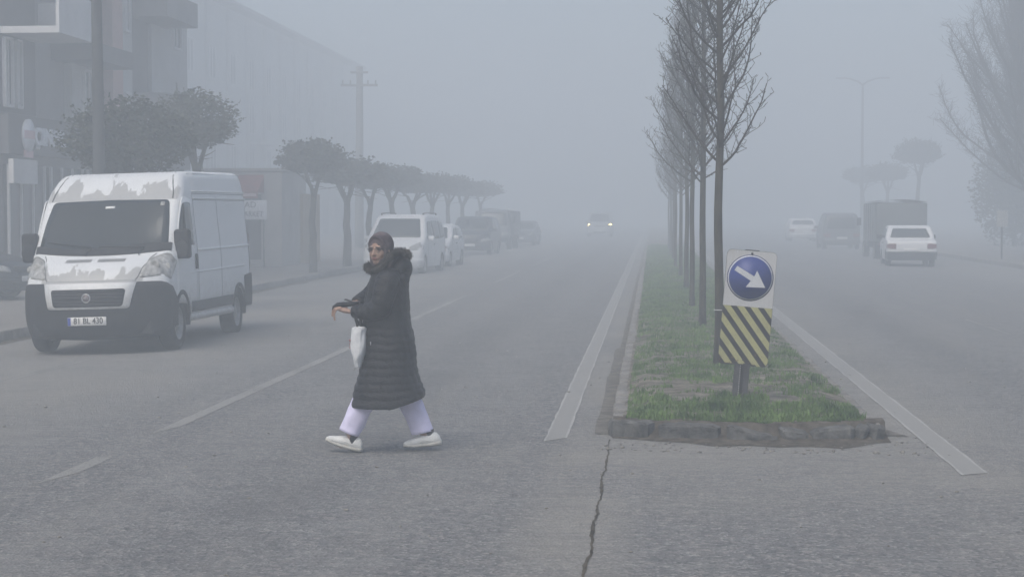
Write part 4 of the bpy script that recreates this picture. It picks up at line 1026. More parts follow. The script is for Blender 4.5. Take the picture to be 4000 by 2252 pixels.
def build_truck(loc, rz, label, group, box_m, roof_m, cab_m, L=4.2, W=2.1, Hb=1.75, zf=.75, cab=True):
    """light lorry: cab, box or tilt body, chassis, wheels; looks along -Y"""
    root = empty('box_truck', loc, rz, label, 'truck', group)
    b = MB(); b.bbox((0, L / 2 - .2, zf + Hb / 2), (W, L, Hb), .06, seg=2)
    for k in range(6):
        b.box((W / 2 + .012, -.1 + (L - .3) * k / 5, zf + Hb / 2), (.03, .05, Hb - .1)); b.box((-W / 2 - .012, -.1 + (L - .3) * k / 5, zf + Hb / 2), (.03, .05, Hb - .1))
    b.build('cargo_box', box_m, root)
    b = MB(); rows = []
    for k in range(9):
        t = -1 + 2 * k / 8; z = zf + Hb + .03 + .10 * (1 - t * t); rows.append([(t * (W / 2 + .03), -.24, z), (t * (W / 2 + .03), L - .16, z)])
    b.loft(rows, closed=False); b.loft([[(p[0], p[1], p[2] - .06) for p in r_] for r_ in rows], closed=False); b.build('roof', roof_m, root)
    if cab:
        prof = [(-.2, .45), (-.2, 1.9), (-.1, 2.0), (.6, 2.02), (.85, 1.95), (1.25, 1.2), (1.36, 1.0), (1.40, .6), (1.38, .4)]
        S = Shell(prof, W / 2 - .12, .10, .15, 0, lambda F, z: 1 - .10 * smooth(1.1, 2.1, z), lambda F: .45, .8)
        cb = empty('cab', (0, -.15, 0)); cb.parent = root
        S.body('cab_shell', cab_m, cb, 30, 8); S.panel('windscreen', round_poly([(-.76, 1.22), (.76, 1.22), (.72, 1.88), (-.72, 1.88)], .06), .01, M_GLASS, cb, rings=4)
        for sg in (-1, 1):
            S.panel('headlight', round_poly([(sg * .5, .72), (sg * .5, .9), (sg * .9, .9), (sg * .9, .72)], .03), .01, M_LAMP, cb, rings=3)
            b = MB(); b.bbox((sg * (W / 2 + .08), -1.1, 1.5), (.18, .08, .32), .03); b.build('door_mirror', M_PLAST, cb)
        b = MB(); S.strip(-W / 2 + .1, W / 2 - .1, .42, .62, .03, b, ng=16, nz=3); b.build('front_bumper', M_PLAST, cb)
    b = MB(); b.box((0, L / 2 - .6, zf - .12), (.9, L + 1.6, .18)); b.box((0, L - .22, .55), (W - .1, .08, .14)); b.build('chassis', M_PLAST, root)
    for sg in (-1, 1):
        wheel(root, sg * (W / 2 - .16), .75, .36, .22); wheel(root, sg * (W / 2 - .16), -(L - 1.2), .36, .24)
        b = MB(); b.bbox((sg * (W / 2 - .25), L - .15, .62), (.28, .04, .10), .01, seg=1); b.build('tail_light', M_TAIL, root)
    return root
build_truck((-8.0, 90.0, -0.05), R(-1), 'light truck with a pale canvas top parked on the left in fog', CARS, M_GREYP, M_WHITE, M_GREYP, 3.6, 1.95, 1.2, .75)
build_truck((9.85, 75.0, -0.05), R(180), 'dark box truck parked ahead of the white old saloon on the right', 'cars parked along the right side', M_GREENP, M_GREENP, M_GREENP, 4.0, 2.0, 1.55, .72)
# ------------------------------------------------------------------ the walking woman (faces -X, her left side towards the camera)
M_SKIN = mat('skin', (0.33, 0.215, 0.165), 0.55, 0.14, 30, spec=0.35)
M_LIPS = mat('lips', (0.25, 0.10, 0.085), 0.5, 0.1)
M_EYE = mat('eye_dark', (0.045, 0.035, 0.032), 0.3, 0.2, 80)
M_COAT = newmat('black_quilted_nylon', 0.5, 0.28)
def _coat():
    t = NT(M_COAT); n = t.noise(14, 5, .65); n2 = t.noise(34, 4, .6, (1, 1, 2.2))
    t.color(t.mix(t.step(n, .3, .75), (0.0075, 0.008, 0.0105), (0.017, 0.018, 0.022)))
    t.bump(t.math('ADD', t.math('MULTIPLY', n, .7), t.math('MULTIPLY', n2, .6)), .8, .018)
_coat()
M_SCARF = mat('mauve_scarf', (0.085, 0.068, 0.078), 0.85, 0.3, 8, 0.35, 40, col2=(0.135, 0.11, 0.122), spec=0.2)
M_FUR = mat('grey_fur', (0.018, 0.017, 0.018), 0.95, 0.3, 12, col2=(0.095, 0.088, 0.082), spec=0.1)
M_TROU = mat('lilac_white_cotton', (0.67, 0.65, 0.86), 0.85, 0.06, 7, 0.35, 11, spec=0.15)
M_SHOE = mat('white_leather', (0.60, 0.61, 0.60), 0.6, 0.10, 14, 0.12, 30, col2=(0.70, 0.71, 0.70))
M_SOLE = mat('rubber_sole', (0.44, 0.44, 0.41), 0.8, 0.2, 14)
M_SOCK = mat('black_sock', (0.018, 0.018, 0.022), 0.9, 0.2)
M_BAGW = mat('white_bag_cloth', (0.60, 0.62, 0.64), 0.7, 0.08, 8, 0.5, 14, spec=0.2)
M_RED = mat('bag_print', (0.32, 0.10, 0.10), 0.7, 0.2)
M_LENS = bpy.data.materials.new('spectacle_lens'); M_LENS.use_nodes = True
_b = M_LENS.node_tree.nodes['Principled BSDF']; _b.inputs['Base Color'].default_value = (.04, .04, .045, 1); _b.inputs['Alpha'].default_value = .16; _b.inputs['Roughness'].default_value = .08

def chain(b, pts, rad, n=14, flat=None):
    """limb with rounded ends; flat = (axis vector, factor) squashes the section along an axis"""
    pts = [Vector(p) for p in pts]
    P = []; Rr = []
    d0 = (pts[0] - pts[1]).normalized(); d1 = (pts[-1] - pts[-2]).normalized()
    for a in (80, 55, 28): P.append(pts[0] + d0 * rad[0] * sin(R(a))); Rr.append(rad[0] * cos(R(a)))
    P += pts; Rr += list(rad)
    for a in (28, 55, 80): P.append(pts[-1] + d1 * rad[-1] * sin(R(a))); Rr.append(rad[-1] * cos(R(a)))
    k0 = len(b.v); b.tube(P, Rr, n)
    if flat:
        ax = Vector(flat[0]).normalized()
        for i in range(k0, len(b.v)):
            v = Vector(b.v[i]); q = min(pts, key=lambda p: (p - v).length)
            b.v[i] = tuple(v - ax * (v - q).dot(ax) * (1 - flat[1]))
def remesh(b, name, voxel, smooth=2, mats=None, parent=None, fac=.5):
    me = b.mesh(name)
    bm = bmesh.new(); bm.from_mesh(me); bmesh.ops.recalc_face_normals(bm, faces=bm.faces); bm.to_mesh(me); bm.free()
    o = bpy.data.objects.new(name, me); C.objects.link(o)
    m = o.modifiers.new('r', 'REMESH'); m.mode = 'VOXEL'; m.voxel_size = voxel; m.use_smooth_shade = True
    if smooth: s = o.modifiers.new('s', 'SMOOTH'); s.iterations = smooth; s.factor = fac
    dg = bpy.context.evaluated_depsgraph_get(); me2 = bpy.data.meshes.new_from_object(o.evaluated_get(dg))
    bpy.data.objects.remove(o); bpy.data.meshes.remove(me); me2.name = name
    me2.materials.clear(); me2.polygons.foreach_set('material_index', [0] * len(me2.polygons))
    return link_mesh(name, me2, mats, parent)

PU = 0.00128
def U(u, v, y=0.0): return Vector(((u - 450) * PU, y, (1383 - v) * PU))
def build_woman():
    root = empty('person', (-2.066, 13.52, 0.0), 0, 'woman in long black padded coat and dark headscarf crossing the road in white trousers', 'person')
    # head frame: hy = where the face looks, hz = up
    fd = Vector((-.36, -.93, -.03)).normalized(); hz = Vector((-.03, -.02, 1)).normalized(); hx = fd.cross(hz).normalized(); hz = hx.cross(fd).normalized()
    hc = U(428, 165)
    H = Matrix((( hx.x, fd.x, hz.x, hc.x), (hx.y, fd.y, hz.y, hc.y), (hx.z, fd.z, hz.z, hc.z), (0, 0, 0, 1)))
    h = lambda x, y, z: H @ Vector((x, y, z))
    b = MB()
    def ell(c, r, M=H): 
        b.sphere((0, 0, 0), (1, 1, 1), 24, 16, M=M @ Matrix.Translation(c) @ Matrix.Diagonal((r[0], r[1], r[2], 1)))
    ell((0, -.012, .032), (.074, .090, .082)); ell((0, .020, -.030), (.062, .070, .080)); ell((0, .045, -.088), (.034, .036, .028))     # skull, face, chin
    ell((-.034, .052, -.030), (.026, .026, .026)); ell((.034, .052, -.030), (.026, .026, .026))                                  # cheeks
    ell((-.030, .072, .022), (.026, .012, .009)); ell((.030, .072, .022), (.026, .012, .009))                                    # brows
    chain(b, [h(0, .083, .012), h(0, .094, -.012), h(0, .104, -.030)], [.008, .0095, .0125], 10)                                  # nose
    ell((-.011, .092, -.033), (.008, .010, .008)); ell((.011, .092, -.033), (.008, .010, .008))
    chain(b, [h(-.022, .080, -.060), h(0, .090, -.057), h(.022, .080, -.060)], [.004, .0068, .004], 8); chain(b, [h(-.019, .080, -.067), h(0, .088, -.069), h(.019, .080, -.067)], [.004, .0075, .004], 8)
    ell((-.031, .066, .004), (.013, .011, .008)); ell((.031, .066, .004), (.013, .011, .008))                                     # eyeballs under the lids
    for s in (-1, 1): ell((s * .074, -.005, -.005), (.010, .018, .030))                                                            # ears, under the scarf
    chain(b, [h(0, -.02, -.06), U(450, 262), U(462, 300)], [.052, .054, .062], 16)                                               # neck
    # trunk, arms and legs, all a little inside the clothes
    b.sphere((.045, 0, 1.26), (.115, .15, .17), 20, 14); b.sphere((.035, 0, 1.08), (.11, .14, .17), 20, 14); b.sphere((.04, 0, .90), (.13, .15, .15), 20, 14)
    LA = [U(495, 335, -.165), U(480, 425, -.235), U(455, 512, -.235), U(375, 533, -.20), U(292, 533, -.155)]
    RA = [U(440, 335, .165), U(395, 405, .215), U(345, 470, .20), U(310, 478, .09), U(287, 487, .00)]
    chain(b, LA, [.052, .046, .040, .036, .027]); chain(b, RA, [.052, .046, .040, .036, .027])
    chain(b, [Vector((.03, -.085, .86)), U(385, 950, -.09), U(330, 1090, -.09), U(262, 1270, -.085), U(268, 1300, -.085)], [.085, .075, .060, .042, .036])
    chain(b, [Vector((.05, .085, .86)), U(545, 950, .09), U(610, 1090, .09), U(690, 1270, .085), U(705, 1300, .085)], [.085, .075, .060, .042, .036])
    chain(b, [U(270, 1335, -.085), U(200, 1335, -.085), U(150, 1318, -.085)], [.030, .028, .022]); chain(b, [U(725, 1330, .085), U(660, 1345, .085), U(615, 1350, .085)], [.030, .028, .022])
    # near (left) hand: back of the hand up, fingers lying over the pouch and drooping past its end
    chain(b, [U(290, 533, -.155), U(262, 530, -.152), U(232, 524, -.146), U(205, 518, -.140)], [.026, .030, .034, .027], 14, ((0.15, 0, 1), .62))
    fing = [([U(212, 510, -.165), U(184, 520, -.170), U(172, 545, -.172), U(176, 580, -.172)], .0092),
            ([U(205, 508, -.148), U(176, 512, -.150), U(160, 530, -.150), U(158, 558, -.148)], .0096),
            ([U(204, 506, -.130), U(176, 505, -.130), U(163, 518, -.128), U(162, 542, -.126)], .0092),
            ([U(208, 506, -.113), U(186, 500, -.111), U(174, 508, -.109), U(172, 528, -.108)], .0080)]
    for p, r in fing: chain(b, p, [r * 1.1, r, r * .95, r * .82], 8)
    chain(b, [U(250, 525, -.118), U(226, 508, -.098), U(204, 497, -.090), U(190, 495, -.088)], [.013, .011, .0095, .008], 8)      # thumb along the pouch
    # far (right) hand: palm behind the pouch, fingers over its top edge
    chain(b, [U(287, 487, .00), U(268, 488, -.025), U(250, 490, -.045)], [.026, .030, .026], 12, ((0.1, 0.2, 1), .6))
    for k, (du, dv, dy) in enumerate(((18, -6, -.012), (6, -4, -.020), (-6, -1, -.022), (-17, 3, -.016))):
        q = U(262 + du, 482 + dv, -.045); chain(b, [q, q + Vector((-.006, -.026, .004)), q + Vector((-.008, -.048, -.006)), q + Vector((-.006, -.060, -.022))], [.0092, .009, .0085, .0075], 8)
    chain(b, [U(280, 492, -.03), U(256, 498, -.052), U(238, 500, -.066)], [.011, .010, .0085], 8)
    body = remesh(b, 'body', .0042, 2, [M_SKIN, M_LIPS, M_EYE], root)
    Hi = H.inverted(); me = body.data; mi = [0] * len(me.polygons)
    for p in me.polygons:
        c = Hi @ p.center
        if c.y > .062 and -.074 < c.z < -.052 and abs(c.x) < .023 and abs(c.z + .063) < .011 * (1 - (abs(c.x) / .026) ** 2): mi[p.index] = 1
        elif c.y > .055 and abs(abs(c.x) - .031) < .015 and abs(c.z - .004) < .0065 * (1 - ((abs(c.x) - .031) / .017) ** 2): mi[p.index] = 2
        elif c.y > .06 and abs(abs(c.x) - .031) < .022 and abs(c.z - .024 + .12 * (abs(c.x) - .031) ** 2 * 8) < .0035: mi[p.index] = 2
    me.polygons.foreach_set('material_index', mi)
    # headscarf: hugs the skull, runs under the chin and into the collar
    b = MB()
    for c, r in (((0, -.030, .036), (.094, .106, .104)), ((0, -.030, -.040), (.088, .082, .110)), ((0, -.01, -.120), (.066, .066, .050))):
        b.sphere((0, 0, 0), (1, 1, 1), 28, 18, M=H @ Matrix.Translation(c) @ Matrix.Diagonal((*r, 1)))
    rim = []
    for k in range(29):
        a = 2 * pi * k / 28; x, z = .070 * cos(a), .002 + .102 * sin(a)
        y = .034 + .014 * sin(a) + (.012 if sin(a) > .3 else 0) - .012 * abs(cos(a)) + (.018 if sin(a) < -.7 else 0)
        rim.append(h(x * (1 - .22 * max(0, -sin(a))), y, z))
    b.tube(rim, [.015] * 29, 10)
    chain(b, [h(-.06, .0, -.10), h(0, .045, -.122), h(.06, .0, -.10)], [.022, .024, .022], 12)
    chain(b, [U(452, 250), U(462, 290)], [.080, .095], 16)
    for k in range(4): chain(b, [h(-.09 + .02 * k, -.02, .06 - .05 * k), h(-.070 + .02 * k, .03, -.02 - .03 * k), h(-.02, .045, -.112 - .004 * k)], [.006, .007, .006], 8)
    for k in range(4): chain(b, [h(.092 - .004 * k, -.03 - .012 * k, .05 - .03 * k), h(.078, .015, -.04 - .02 * k), h(.03, .035, -.118)], [.006, .007, .006], 8)
    remesh(b, 'headscarf', .0055, 2, M_SCARF, root)
    # spectacles
    g = MB()
    for s in (-1, 1):
        g.tube([h(s * .032 + .023 * cos(2 * pi * k / 20), .086 - .004 * abs(cos(2 * pi * k / 20)), .003 + .019 * sin(2 * pi * k / 20)) for k in range(21)], .0015, 5)
        g.tube([h(s * .055, .083, .010), h(s * .072, .05, .012), h(s * .080, .02, .010)], .002, 5)
    g.tube([h(-.010, .088, .008), h(0, .094, .011), h(.010, .088, .008)], .0019, 5)
    gl = g.build('spectacles', M_INK, root)
    for s in (-1, 1):
        b = MB(); b.sphere((0, 0, 0), (1, 1, 1), 16, 6, M=H @ Matrix.Translation((s * .032, .085, .003)) @ Matrix.Diagonal((.0215, .0012, .0175, 1))); b.build('lens', M_LENS, gl)
    # coat: body, sleeves and the hood lying on the back, horizontal quilting
    b = MB()
    prof = [(280, .052, .085, .105), (292, .048, .115, .150), (312, .046, .130, .190), (340, .045, .142, .210), (400, .036, .158, .222), (450, .028, .166, .225), (500, .022, .172, .226), (560, .020, .176, .225), (600, .024, .180, .224), (680, .040, .182, .228),
            (760, .049, .184, .234), (860, .034, .203, .242), (920, .037, .222, .247), (1000, .037, .255, .253), (1050, .039, .274, .257), (1104, .030, .278, .260)]
    def at(v):
        for i in range(len(prof) - 1):
            if prof[i][0] <= v <= prof[i + 1][0]:
                t = (v - prof[i][0]) / (prof[i + 1][0] - prof[i][0]); return [prof[i][k] * (1 - t) + prof[i + 1][k] * t for k in (1, 2, 3)]
    rings = []; nv = 150; ns = 72
    for j in range(nv + 1):
        v = 280 + (1104 - 280) * j / nv; cx, a, bb = at(v); ring = []
        for k in range(ns):
            th = 2 * pi * k / ns; c, s = cos(th), sin(th); ex = 2 / 2.35
            x = abs(c) ** ex * (1 if c > 0 else -1); y = abs(s) ** ex * (1 if s > 0 else -1)
            z = (1383 - v) * PU
            zz = z + .012 * mnoise.noise((x * 2.2, y * 2.2, z * 2)) + .006 * mnoise.noise((x * 6, y * 6, z * 9))
            puff = abs(sin(pi * zz / .060)) ** .55 * (.0125 if z < .95 else .007) if z < 1.30 else .006
            puff += .007 * mnoise.noise((x * 5, y * 5, z * 11)) + .010 * mnoise.noise((x * 2, y * 2, z * 3.5))
            f = 1 + puff / max(a, bb)
            xx = cx + x * a * f
            lift = 0
            if z < .55: q = (.55 - z) / .20; lift = q * (.072 * max(0, (xx - .10) / .22) - .004)
            ring.append((xx, y * bb * f, z + lift))
        rings.append(ring)
    # turn the hem inwards so that the coat is hollow at the bottom
    last = rings[-1]; m = Vector((.03, 0, 0))
    for sc, dz in ((.965, -.006), (.93, .004), (.90, .05), (.80, .14)): rings.append([(m.x + (p[0] - m.x) * sc, p[1] * sc, p[2] + dz) for p in last])
    b.loft(rings, cap0=True, cap1=True)
    def sleeve(pts, rad):
        P = []; Rr = []; pts = [Vector(p) for p in pts]; tot = 0
        for i in range(len(pts) - 1):
            for q in range(12): P.append(pts[i].lerp(pts[i + 1], q / 12)); Rr.append(rad[i] + (rad[i + 1] - rad[i]) * q / 12)
        P.append(pts[-1]); Rr.append(rad[-1])
        S_ = [P[0]]
        for it in range(6): P = [P[0]] + [(P[i - 1] + P[i] * 2 + P[i + 1]) / 4 for i in range(1, len(P) - 1)] + [P[-1]]
        d = 0
        for i in range(len(P)):
            if i: d += (P[i] - P[i - 1]).length
            Rr[i] += .008 * abs(sin(pi * d / .055)) ** .55 + .006 * mnoise.noise((d * 9, rad[0] * 30, 3)) - .004
        P.append(P[-1] + (P[-1] - P[-2]) * .2); Rr.append(Rr[-1] * .8); b.tube(P, Rr, 26)
    sleeve([U(505, 318, -.115), U(497, 360, -.20), U(478, 440, -.245), U(462, 508, -.24), U(385, 532, -.205), U(286, 532, -.155)], [.080, .092, .086, .078, .066, .047])
    sleeve([U(440, 318, .115), U(428, 350, .19), U(385, 410, .225), U(340, 462, .205), U(306, 478, .09), U(284, 487, .00)], [.080, .092, .086, .076, .064, .048])
    for c, r in (((.140, .0, 1.415), (.085, .150, .100)), ((.165, -.03, 1.345), (.042, .12, .075)), ((.05, 0, 1.385), (.13, .15, .05))): b.sphere(c, r, 24, 16)
    coat = remesh(b, 'coat', .0085, 1, M_COAT, root, .4)
    # zip pull and pocket mark on the near side
    b = MB(); b.bbox(U(400, 715, -.238), (.008, .006, .026), .002, seg=1); b.build('zip_pull', M_CHROME, coat)
    # fur trim: a ring of tufts round the neck, thick and high at the back
    r = random.Random(5); b = MB(); ring = []
    key = [U(352, 268, -.02), U(372, 285, -.075), U(420, 285, -.13), U(468, 252, -.165), U(508, 205, -.165), U(545, 180, -.13), U(580, 188, -.06), U(590, 200, .02), U(575, 195, .10), U(520, 205, .15), U(450, 240, .15), U(385, 262, .10), U(355, 262, .04)]
    n = len(key); rad = [.026, .030, .034, .034, .036, .038, .039, .040, .038, .034, .032, .028, .026]
    core = []; cr = []
    for i in range(n):
        for q in range(6):
            t = q / 6; p0, p1, p2, p3 = key[i - 1], key[i], key[(i + 1) % n], key[(i + 2) % n]
            core.append(.5 * ((2 * p1) + (p2 - p0) * t + (2 * p0 - 5 * p1 + 4 * p2 - p3) * t * t + (3 * p1 - p0 - 3 * p2 + p3) * t ** 3)); cr.append((rad[i] * (1 - t) + rad[(i + 1) % n] * t) * (1 + .3 * mnoise.noise((i + t, 3, 3))))
    core.append(core[0]); cr.append(cr[0]); b.tube(core, [x * .8 for x in cr], 10)
    for k in range(4200):
        i = r.randrange(len(core) - 1); c = core[i].lerp(core[i + 1], r.random()); d = Vector((r.gauss(0, 1), r.gauss(0, 1), r.gauss(0, 1))).normalized()
        tan = (core[i + 1] - core[i]).normalized(); d = (d - tan * d.dot(tan) * .7).normalized()
        cl = mnoise.noise((c.x * 22, c.y * 22, c.z * 22)) * .5 + 1
        p = c + d * cr[i] * .7; L = r.uniform(.010, .028) * cl; tip = p + (d + tan * r.uniform(-.7, .7) + Vector((0, 0, -.25))).normalized() * L; s = d.cross(Vector((r.gauss(0, 1), r.gauss(0, 1), r.gauss(0, 1)))).normalized() * r.uniform(.0018, .0038)
        b.add([p - s, p + s, tip], [(0, 1, 2)])
    b.build('fur_trim', M_FUR, coat, fix=False)
    # trousers: straight cotton legs, open cuffs
    b = MB()
    def leg(pts, rad, cuff_dir):
        P = [Vector(p) for p in pts]; rings = []; m = 34
        for j in range(m + 1):
            f = j / m * (len(P) - 1); i = min(len(P) - 2, int(f)); t = f - i; c = P[i].lerp(P[i + 1], t); rr = rad[i] * (1 - t) + rad[i + 1] * t
            d = (P[i + 1] - P[i]).normalized(); e1 = Vector((0, 1, 0)); e2 = d.cross(e1).normalized(); ring = []
            mixd = max(0, (j / m - .6) / .4); e2 = (e2 * (1 - mixd) + cuff_dir * mixd).normalized()
            for k in range(30):
                a = 2 * pi * k / 30; q = 1 + .12 * mnoise.noise((cos(a) * 1.6, sin(a) * 1.6 + c.z * 4, c.z * 9 + c.x * 6)) + .07 * abs(mnoise.noise((cos(a) * 2 + c.z * 10, c.z * 20, sin(a) * 2 + c.x * 9)))
                ring.append(c + e2 * cos(a) * rr * 1.04 * q + e1 * sin(a) * rr * .86 * q)
            rings.append(ring)
        l = rings[-1]; cc = P[-1]
        for sc, up in ((.95, .0), (.93, .03), (.6, .06)): rings.append([cc + (p - cc) * sc + (P[-2] - P[-1]).normalized() * up for p in l])
        b.loft(rings)
    leg([Vector((.03, -.085, .80)), U(400, 950, -.085), U(322, 1105, -.09), U(251, 1264, -.085)], [.100, .080, .083, .078], Vector((.93, 0, -.36)).normalized())
    leg([Vector((.05, .085, .80)), U(535, 950, .085), U(607, 1100, .09), U(676, 1275, .085)], [.100, .080, .086, .083], Vector((.97, 0, .22)).normalized())
    b.build('trousers', M_TROU, root)
    # shoes: chunky white trainers; front heel striking, rear heel lifting
    def shoe(heel, toe, y, yaw):
        heel, toe = Vector(heel), Vector(toe); L = (toe - heel).length; d = (toe - heel) / L; up = Vector((d.z, 0, -d.x)); up = up if up.z > 0 else -up
        Mx = Matrix(((d.x, 0, up.x, heel.x), (0, 1, 0, y), (d.z, 0, up.z, heel.z), (0, 0, 0, 1))) @ Matrix.Rotation(yaw, 4, 'Z')
        st = [(-.008, .022, .035, .045), (.0, .031, .022, .078), (.02, .038, .016, .104), (.05, .040, .014, .112), (.08, .040, .014, .110), (.12, .042, .014, .102), (.16, .046, .014, .088), (.20, .049, .015, .075), (.235, .047, .018, .066), (.262, .038, .024, .056), (.275, .022, .030, .046)]
        b = MB(); rings = []
        for x, w, z0, z1 in st:
            x *= L / .272; ring = []
            for k in range(20):
                a = 2 * pi * k / 20; cz, sz = sin(a), cos(a); zc = (z0 + z1) / 2; hh = (z1 - z0) / 2
                ring.append((x, w * sz * (1 if cz < 0 else (1 - .35 * cz ** 2)), zc + hh * (abs(cz) ** .8) * (1 if cz > 0 else -1)))
            rings.append(ring)
        b.loft(rings, M=Mx)
        for q in range(5): x = .10 + .022 * q; b.tube([(x, -.020, .094 - .012 * q), (x + .003, 0, .1005 - .0115 * q), (x, .020, .094 - .012 * q)], .003, 5, M=Mx)
        b.tube([(.03, -.037, .06), (.075, -.040, .045), (.12, -.042, .06), (.15, -.043, .04)], .0035, 5, M=Mx)
        o = b.build('shoe', M_SHOE, root)
        b = MB(); rings = []
        for x, w, z0, z1 in st:
            x *= L / .272; lift = .012 * smooth(.20, .275, x); fl = .006 * smooth(.05, -.008, x)
            ring = []
            for k in range(16):
                a = 2 * pi * k / 16; ring.append((x + (.004 if x > .1 else -.005), (w + .004) * cos(a), lift + fl + .017 + .018 * sin(a) + .006 * smooth(.1, 0, x) * (sin(a) > 0)))
            rings.append(ring)
        b.loft(rings, M=Mx); b.build('sole', M_SOLE, o)
    shoe(U(312, 1384), U(106, 1324), -.085, R(3)); shoe(U(786, 1352), U(568, 1372), .085, R(-3))
    for p0, p1, y in ((U(268, 1268), U(272, 1325), -.085), (U(712, 1258), U(722, 1305), .085)):
        b = MB(); p0.y = y; p1.y = y; b.tube([p0, p0.lerp(p1, .5), p1], [.043, .038, .037], 16); b.build('sock', M_SOCK, root)
    # things she carries
    W = Matrix.Translation(root.location)
    b = MB(); pts = [U(340, 472, -.085), U(300, 480, -.09), U(262, 488, -.098), U(222, 490, -.105), U(188, 493, -.110), U(166, 508, -.112), U(157, 524, -.112)]
    rings = []
    for i, p in enumerate(pts):
        d = (pts[min(i + 1, 6)] - pts[max(i - 1, 0)]).normalized(); up = Vector((0, 1, 0)).cross(d).normalized(); hh = (.006, .013, .017, .020, .020, .017, .008)[i]; ww = (.032, .042, .046, .046, .044, .040, .030)[i]
        rings.append([p + up * hh * (abs(sin(a)) ** .8) * (1 if sin(a) > 0 else -1) + Vector((0, 1, 0)) * ww * cos(a) for a in [2 * pi * k / 18 for k in range(18)]])
    b.loft(rings); pouch = b.build('pouch', M_COAT, None); pouch.data.transform(Matrix.Identity(4)); pouch.location = root.location
    tag(pouch, "soft black pouch held in the woman's hands in front of her coat", 'pouch')
    b = MB(); b.bbox((0, 0, 0), (.155, .070, .009), .004, seg=2, M=Matrix.Translation(U(283, 487, -.088) + Vector((0, 0, .012))) @ Matrix.Rotation(R(17), 4, 'Y') @ Matrix.Identity(4))
    ph = b.build('phone', M_TRIM, None); ph.location = root.location; tag(ph, "thin dark phone lying on the pouch under the woman's fingers", 'phone')
    b = MB(); rings = []; r = random.Random(3)
    for j in range(26):
        f = j / 25; v = 618 + 243 * f; z = (1383 - v) * PU
        u0 = 287 + 2 * f - 14 * sin(pi * min(1, f * 1.2)) + (14 * smooth(.82, 1, f)); u1 = 370 - 14 * f - 22 * smooth(.6, 1, f)
        cx = ((u0 + u1) / 2 - 450) * PU; a = (u1 - u0) / 2 * PU * (.55 if j == 0 else 1); bb = .105 * (1 - .16 * smooth(.7, 1, f)) ; ring = []
        for k in range(40):
            t = 2 * pi * k / 40; c, s = cos(t), sin(t); x = abs(c) ** .75 * (1 if c > 0 else -1); y = abs(s) ** .62 * (1 if s > 0 else -1)
            w = .010 * mnoise.noise((x * 2.4, y * 2.4, z * 9)) + .006 * mnoise.noise((x * 5, y * 4, z * 16))
            ring.append((cx + x * (a + w), -.150 + y * (bb + w), z + .012 * mnoise.noise((x * 2, y * 2, 7)) * (j < 3)))
        rings.append(ring)
    b.loft(rings); bagt = b.build('tote_bag', M_BAGW, None); bagt.location = root.location
    tag(bagt, "white cloth tote bag with dark straps hanging from the woman's forearm", 'bag')
    for yy in (-.205, -.11):
        b = MB(); b.tube([U(322, 640, yy), U(312, 600, yy + .01), U(305, 575, yy * .5 - .10), U(312, 520, yy * .25 - .155), U(330, 475 if yy > -.2 else 480, -.19), U(345, 520, -.225), U(335, 590, yy * .6 - .10), U(338, 640, yy)], .0085, 8); st = b.build('strap', M_SOCK, bagt)
    b = MB()
    for q, (yy, v, hh) in enumerate(((-.215, 700, 16), (-.205, 722, 12), (-.21, 742, 10), (-.18, 705, 14), (-.15, 728, 12), (-.12, 712, 12), (-.17, 748, 9))):
        f = (v - 618) / 243; x = (287 + 2 * f - 14 * sin(pi * min(1, f * 1.2)) - 450) * PU - .0055; b.sphere((x + .004, yy, (1383 - v) * PU), (.007, .012, hh * PU * .5), 8, 6)
    b.build('bag_print', M_RED, bagt)
build_woman()
# ------------------------------------------------------------------ buildings, poles, shop fronts
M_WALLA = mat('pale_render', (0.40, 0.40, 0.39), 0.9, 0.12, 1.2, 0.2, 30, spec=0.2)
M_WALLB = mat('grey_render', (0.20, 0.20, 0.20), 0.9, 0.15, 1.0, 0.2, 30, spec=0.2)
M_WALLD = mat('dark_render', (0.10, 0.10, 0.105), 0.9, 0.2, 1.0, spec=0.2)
M_WALLF = mat('far_render', (0.46, 0.46, 0.45), 0.9, 0.1, 0.8, spec=0.2)
M_WALLK = mat('shop_render', (0.40, 0.40, 0.39), 0.9, 0.15, 1.0, spec=0.2)
M_PINK = mat('pink_render', (0.42, 0.27, 0.24), 0.9, 0.12, 1.5, spec=0.2)
M_SLAB = mat('slab_paint', (0.55, 0.55, 0.55), 0.9, 0.1, 2, spec=0.2)
M_WIN = mat('window_pane', (0.05, 0.055, 0.06), 0.15, 0.2, 1)
M_FRAME = mat('window_frame', (0.55, 0.55, 0.55), 0.6, 0.1)
M_RED2 = mat('red_awning', (0.22, 0.045, 0.045), 0.8, 0.2, 3)
M_ORANGE = mat('ochre_wall', (0.36, 0.29, 0.19), 0.9, 0.15, 2)
M_SIGNW = mat('sign_board', (0.72, 0.74, 0.78), 0.6, 0.06, 3)
M_SIGNP = mat('pale_pink', (0.60, 0.42, 0.44), 0.6, 0.08)
M_TILE = mat('roof_tiles', (0.16, 0.11, 0.09), 0.9, 0.25, 5, spec=0.2)
M_POLE = mat('pole_steel', (0.055, 0.057, 0.06), 0.7, 0.2, 6, spec=0.3)
M_POLEC = mat('pole_concrete', (0.17, 0.17, 0.165), 0.9, 0.2, 4, spec=0.2)
M_GREYSIGN = mat('grey_board', (0.50, 0.50, 0.48), 0.7, 0.1, 4)

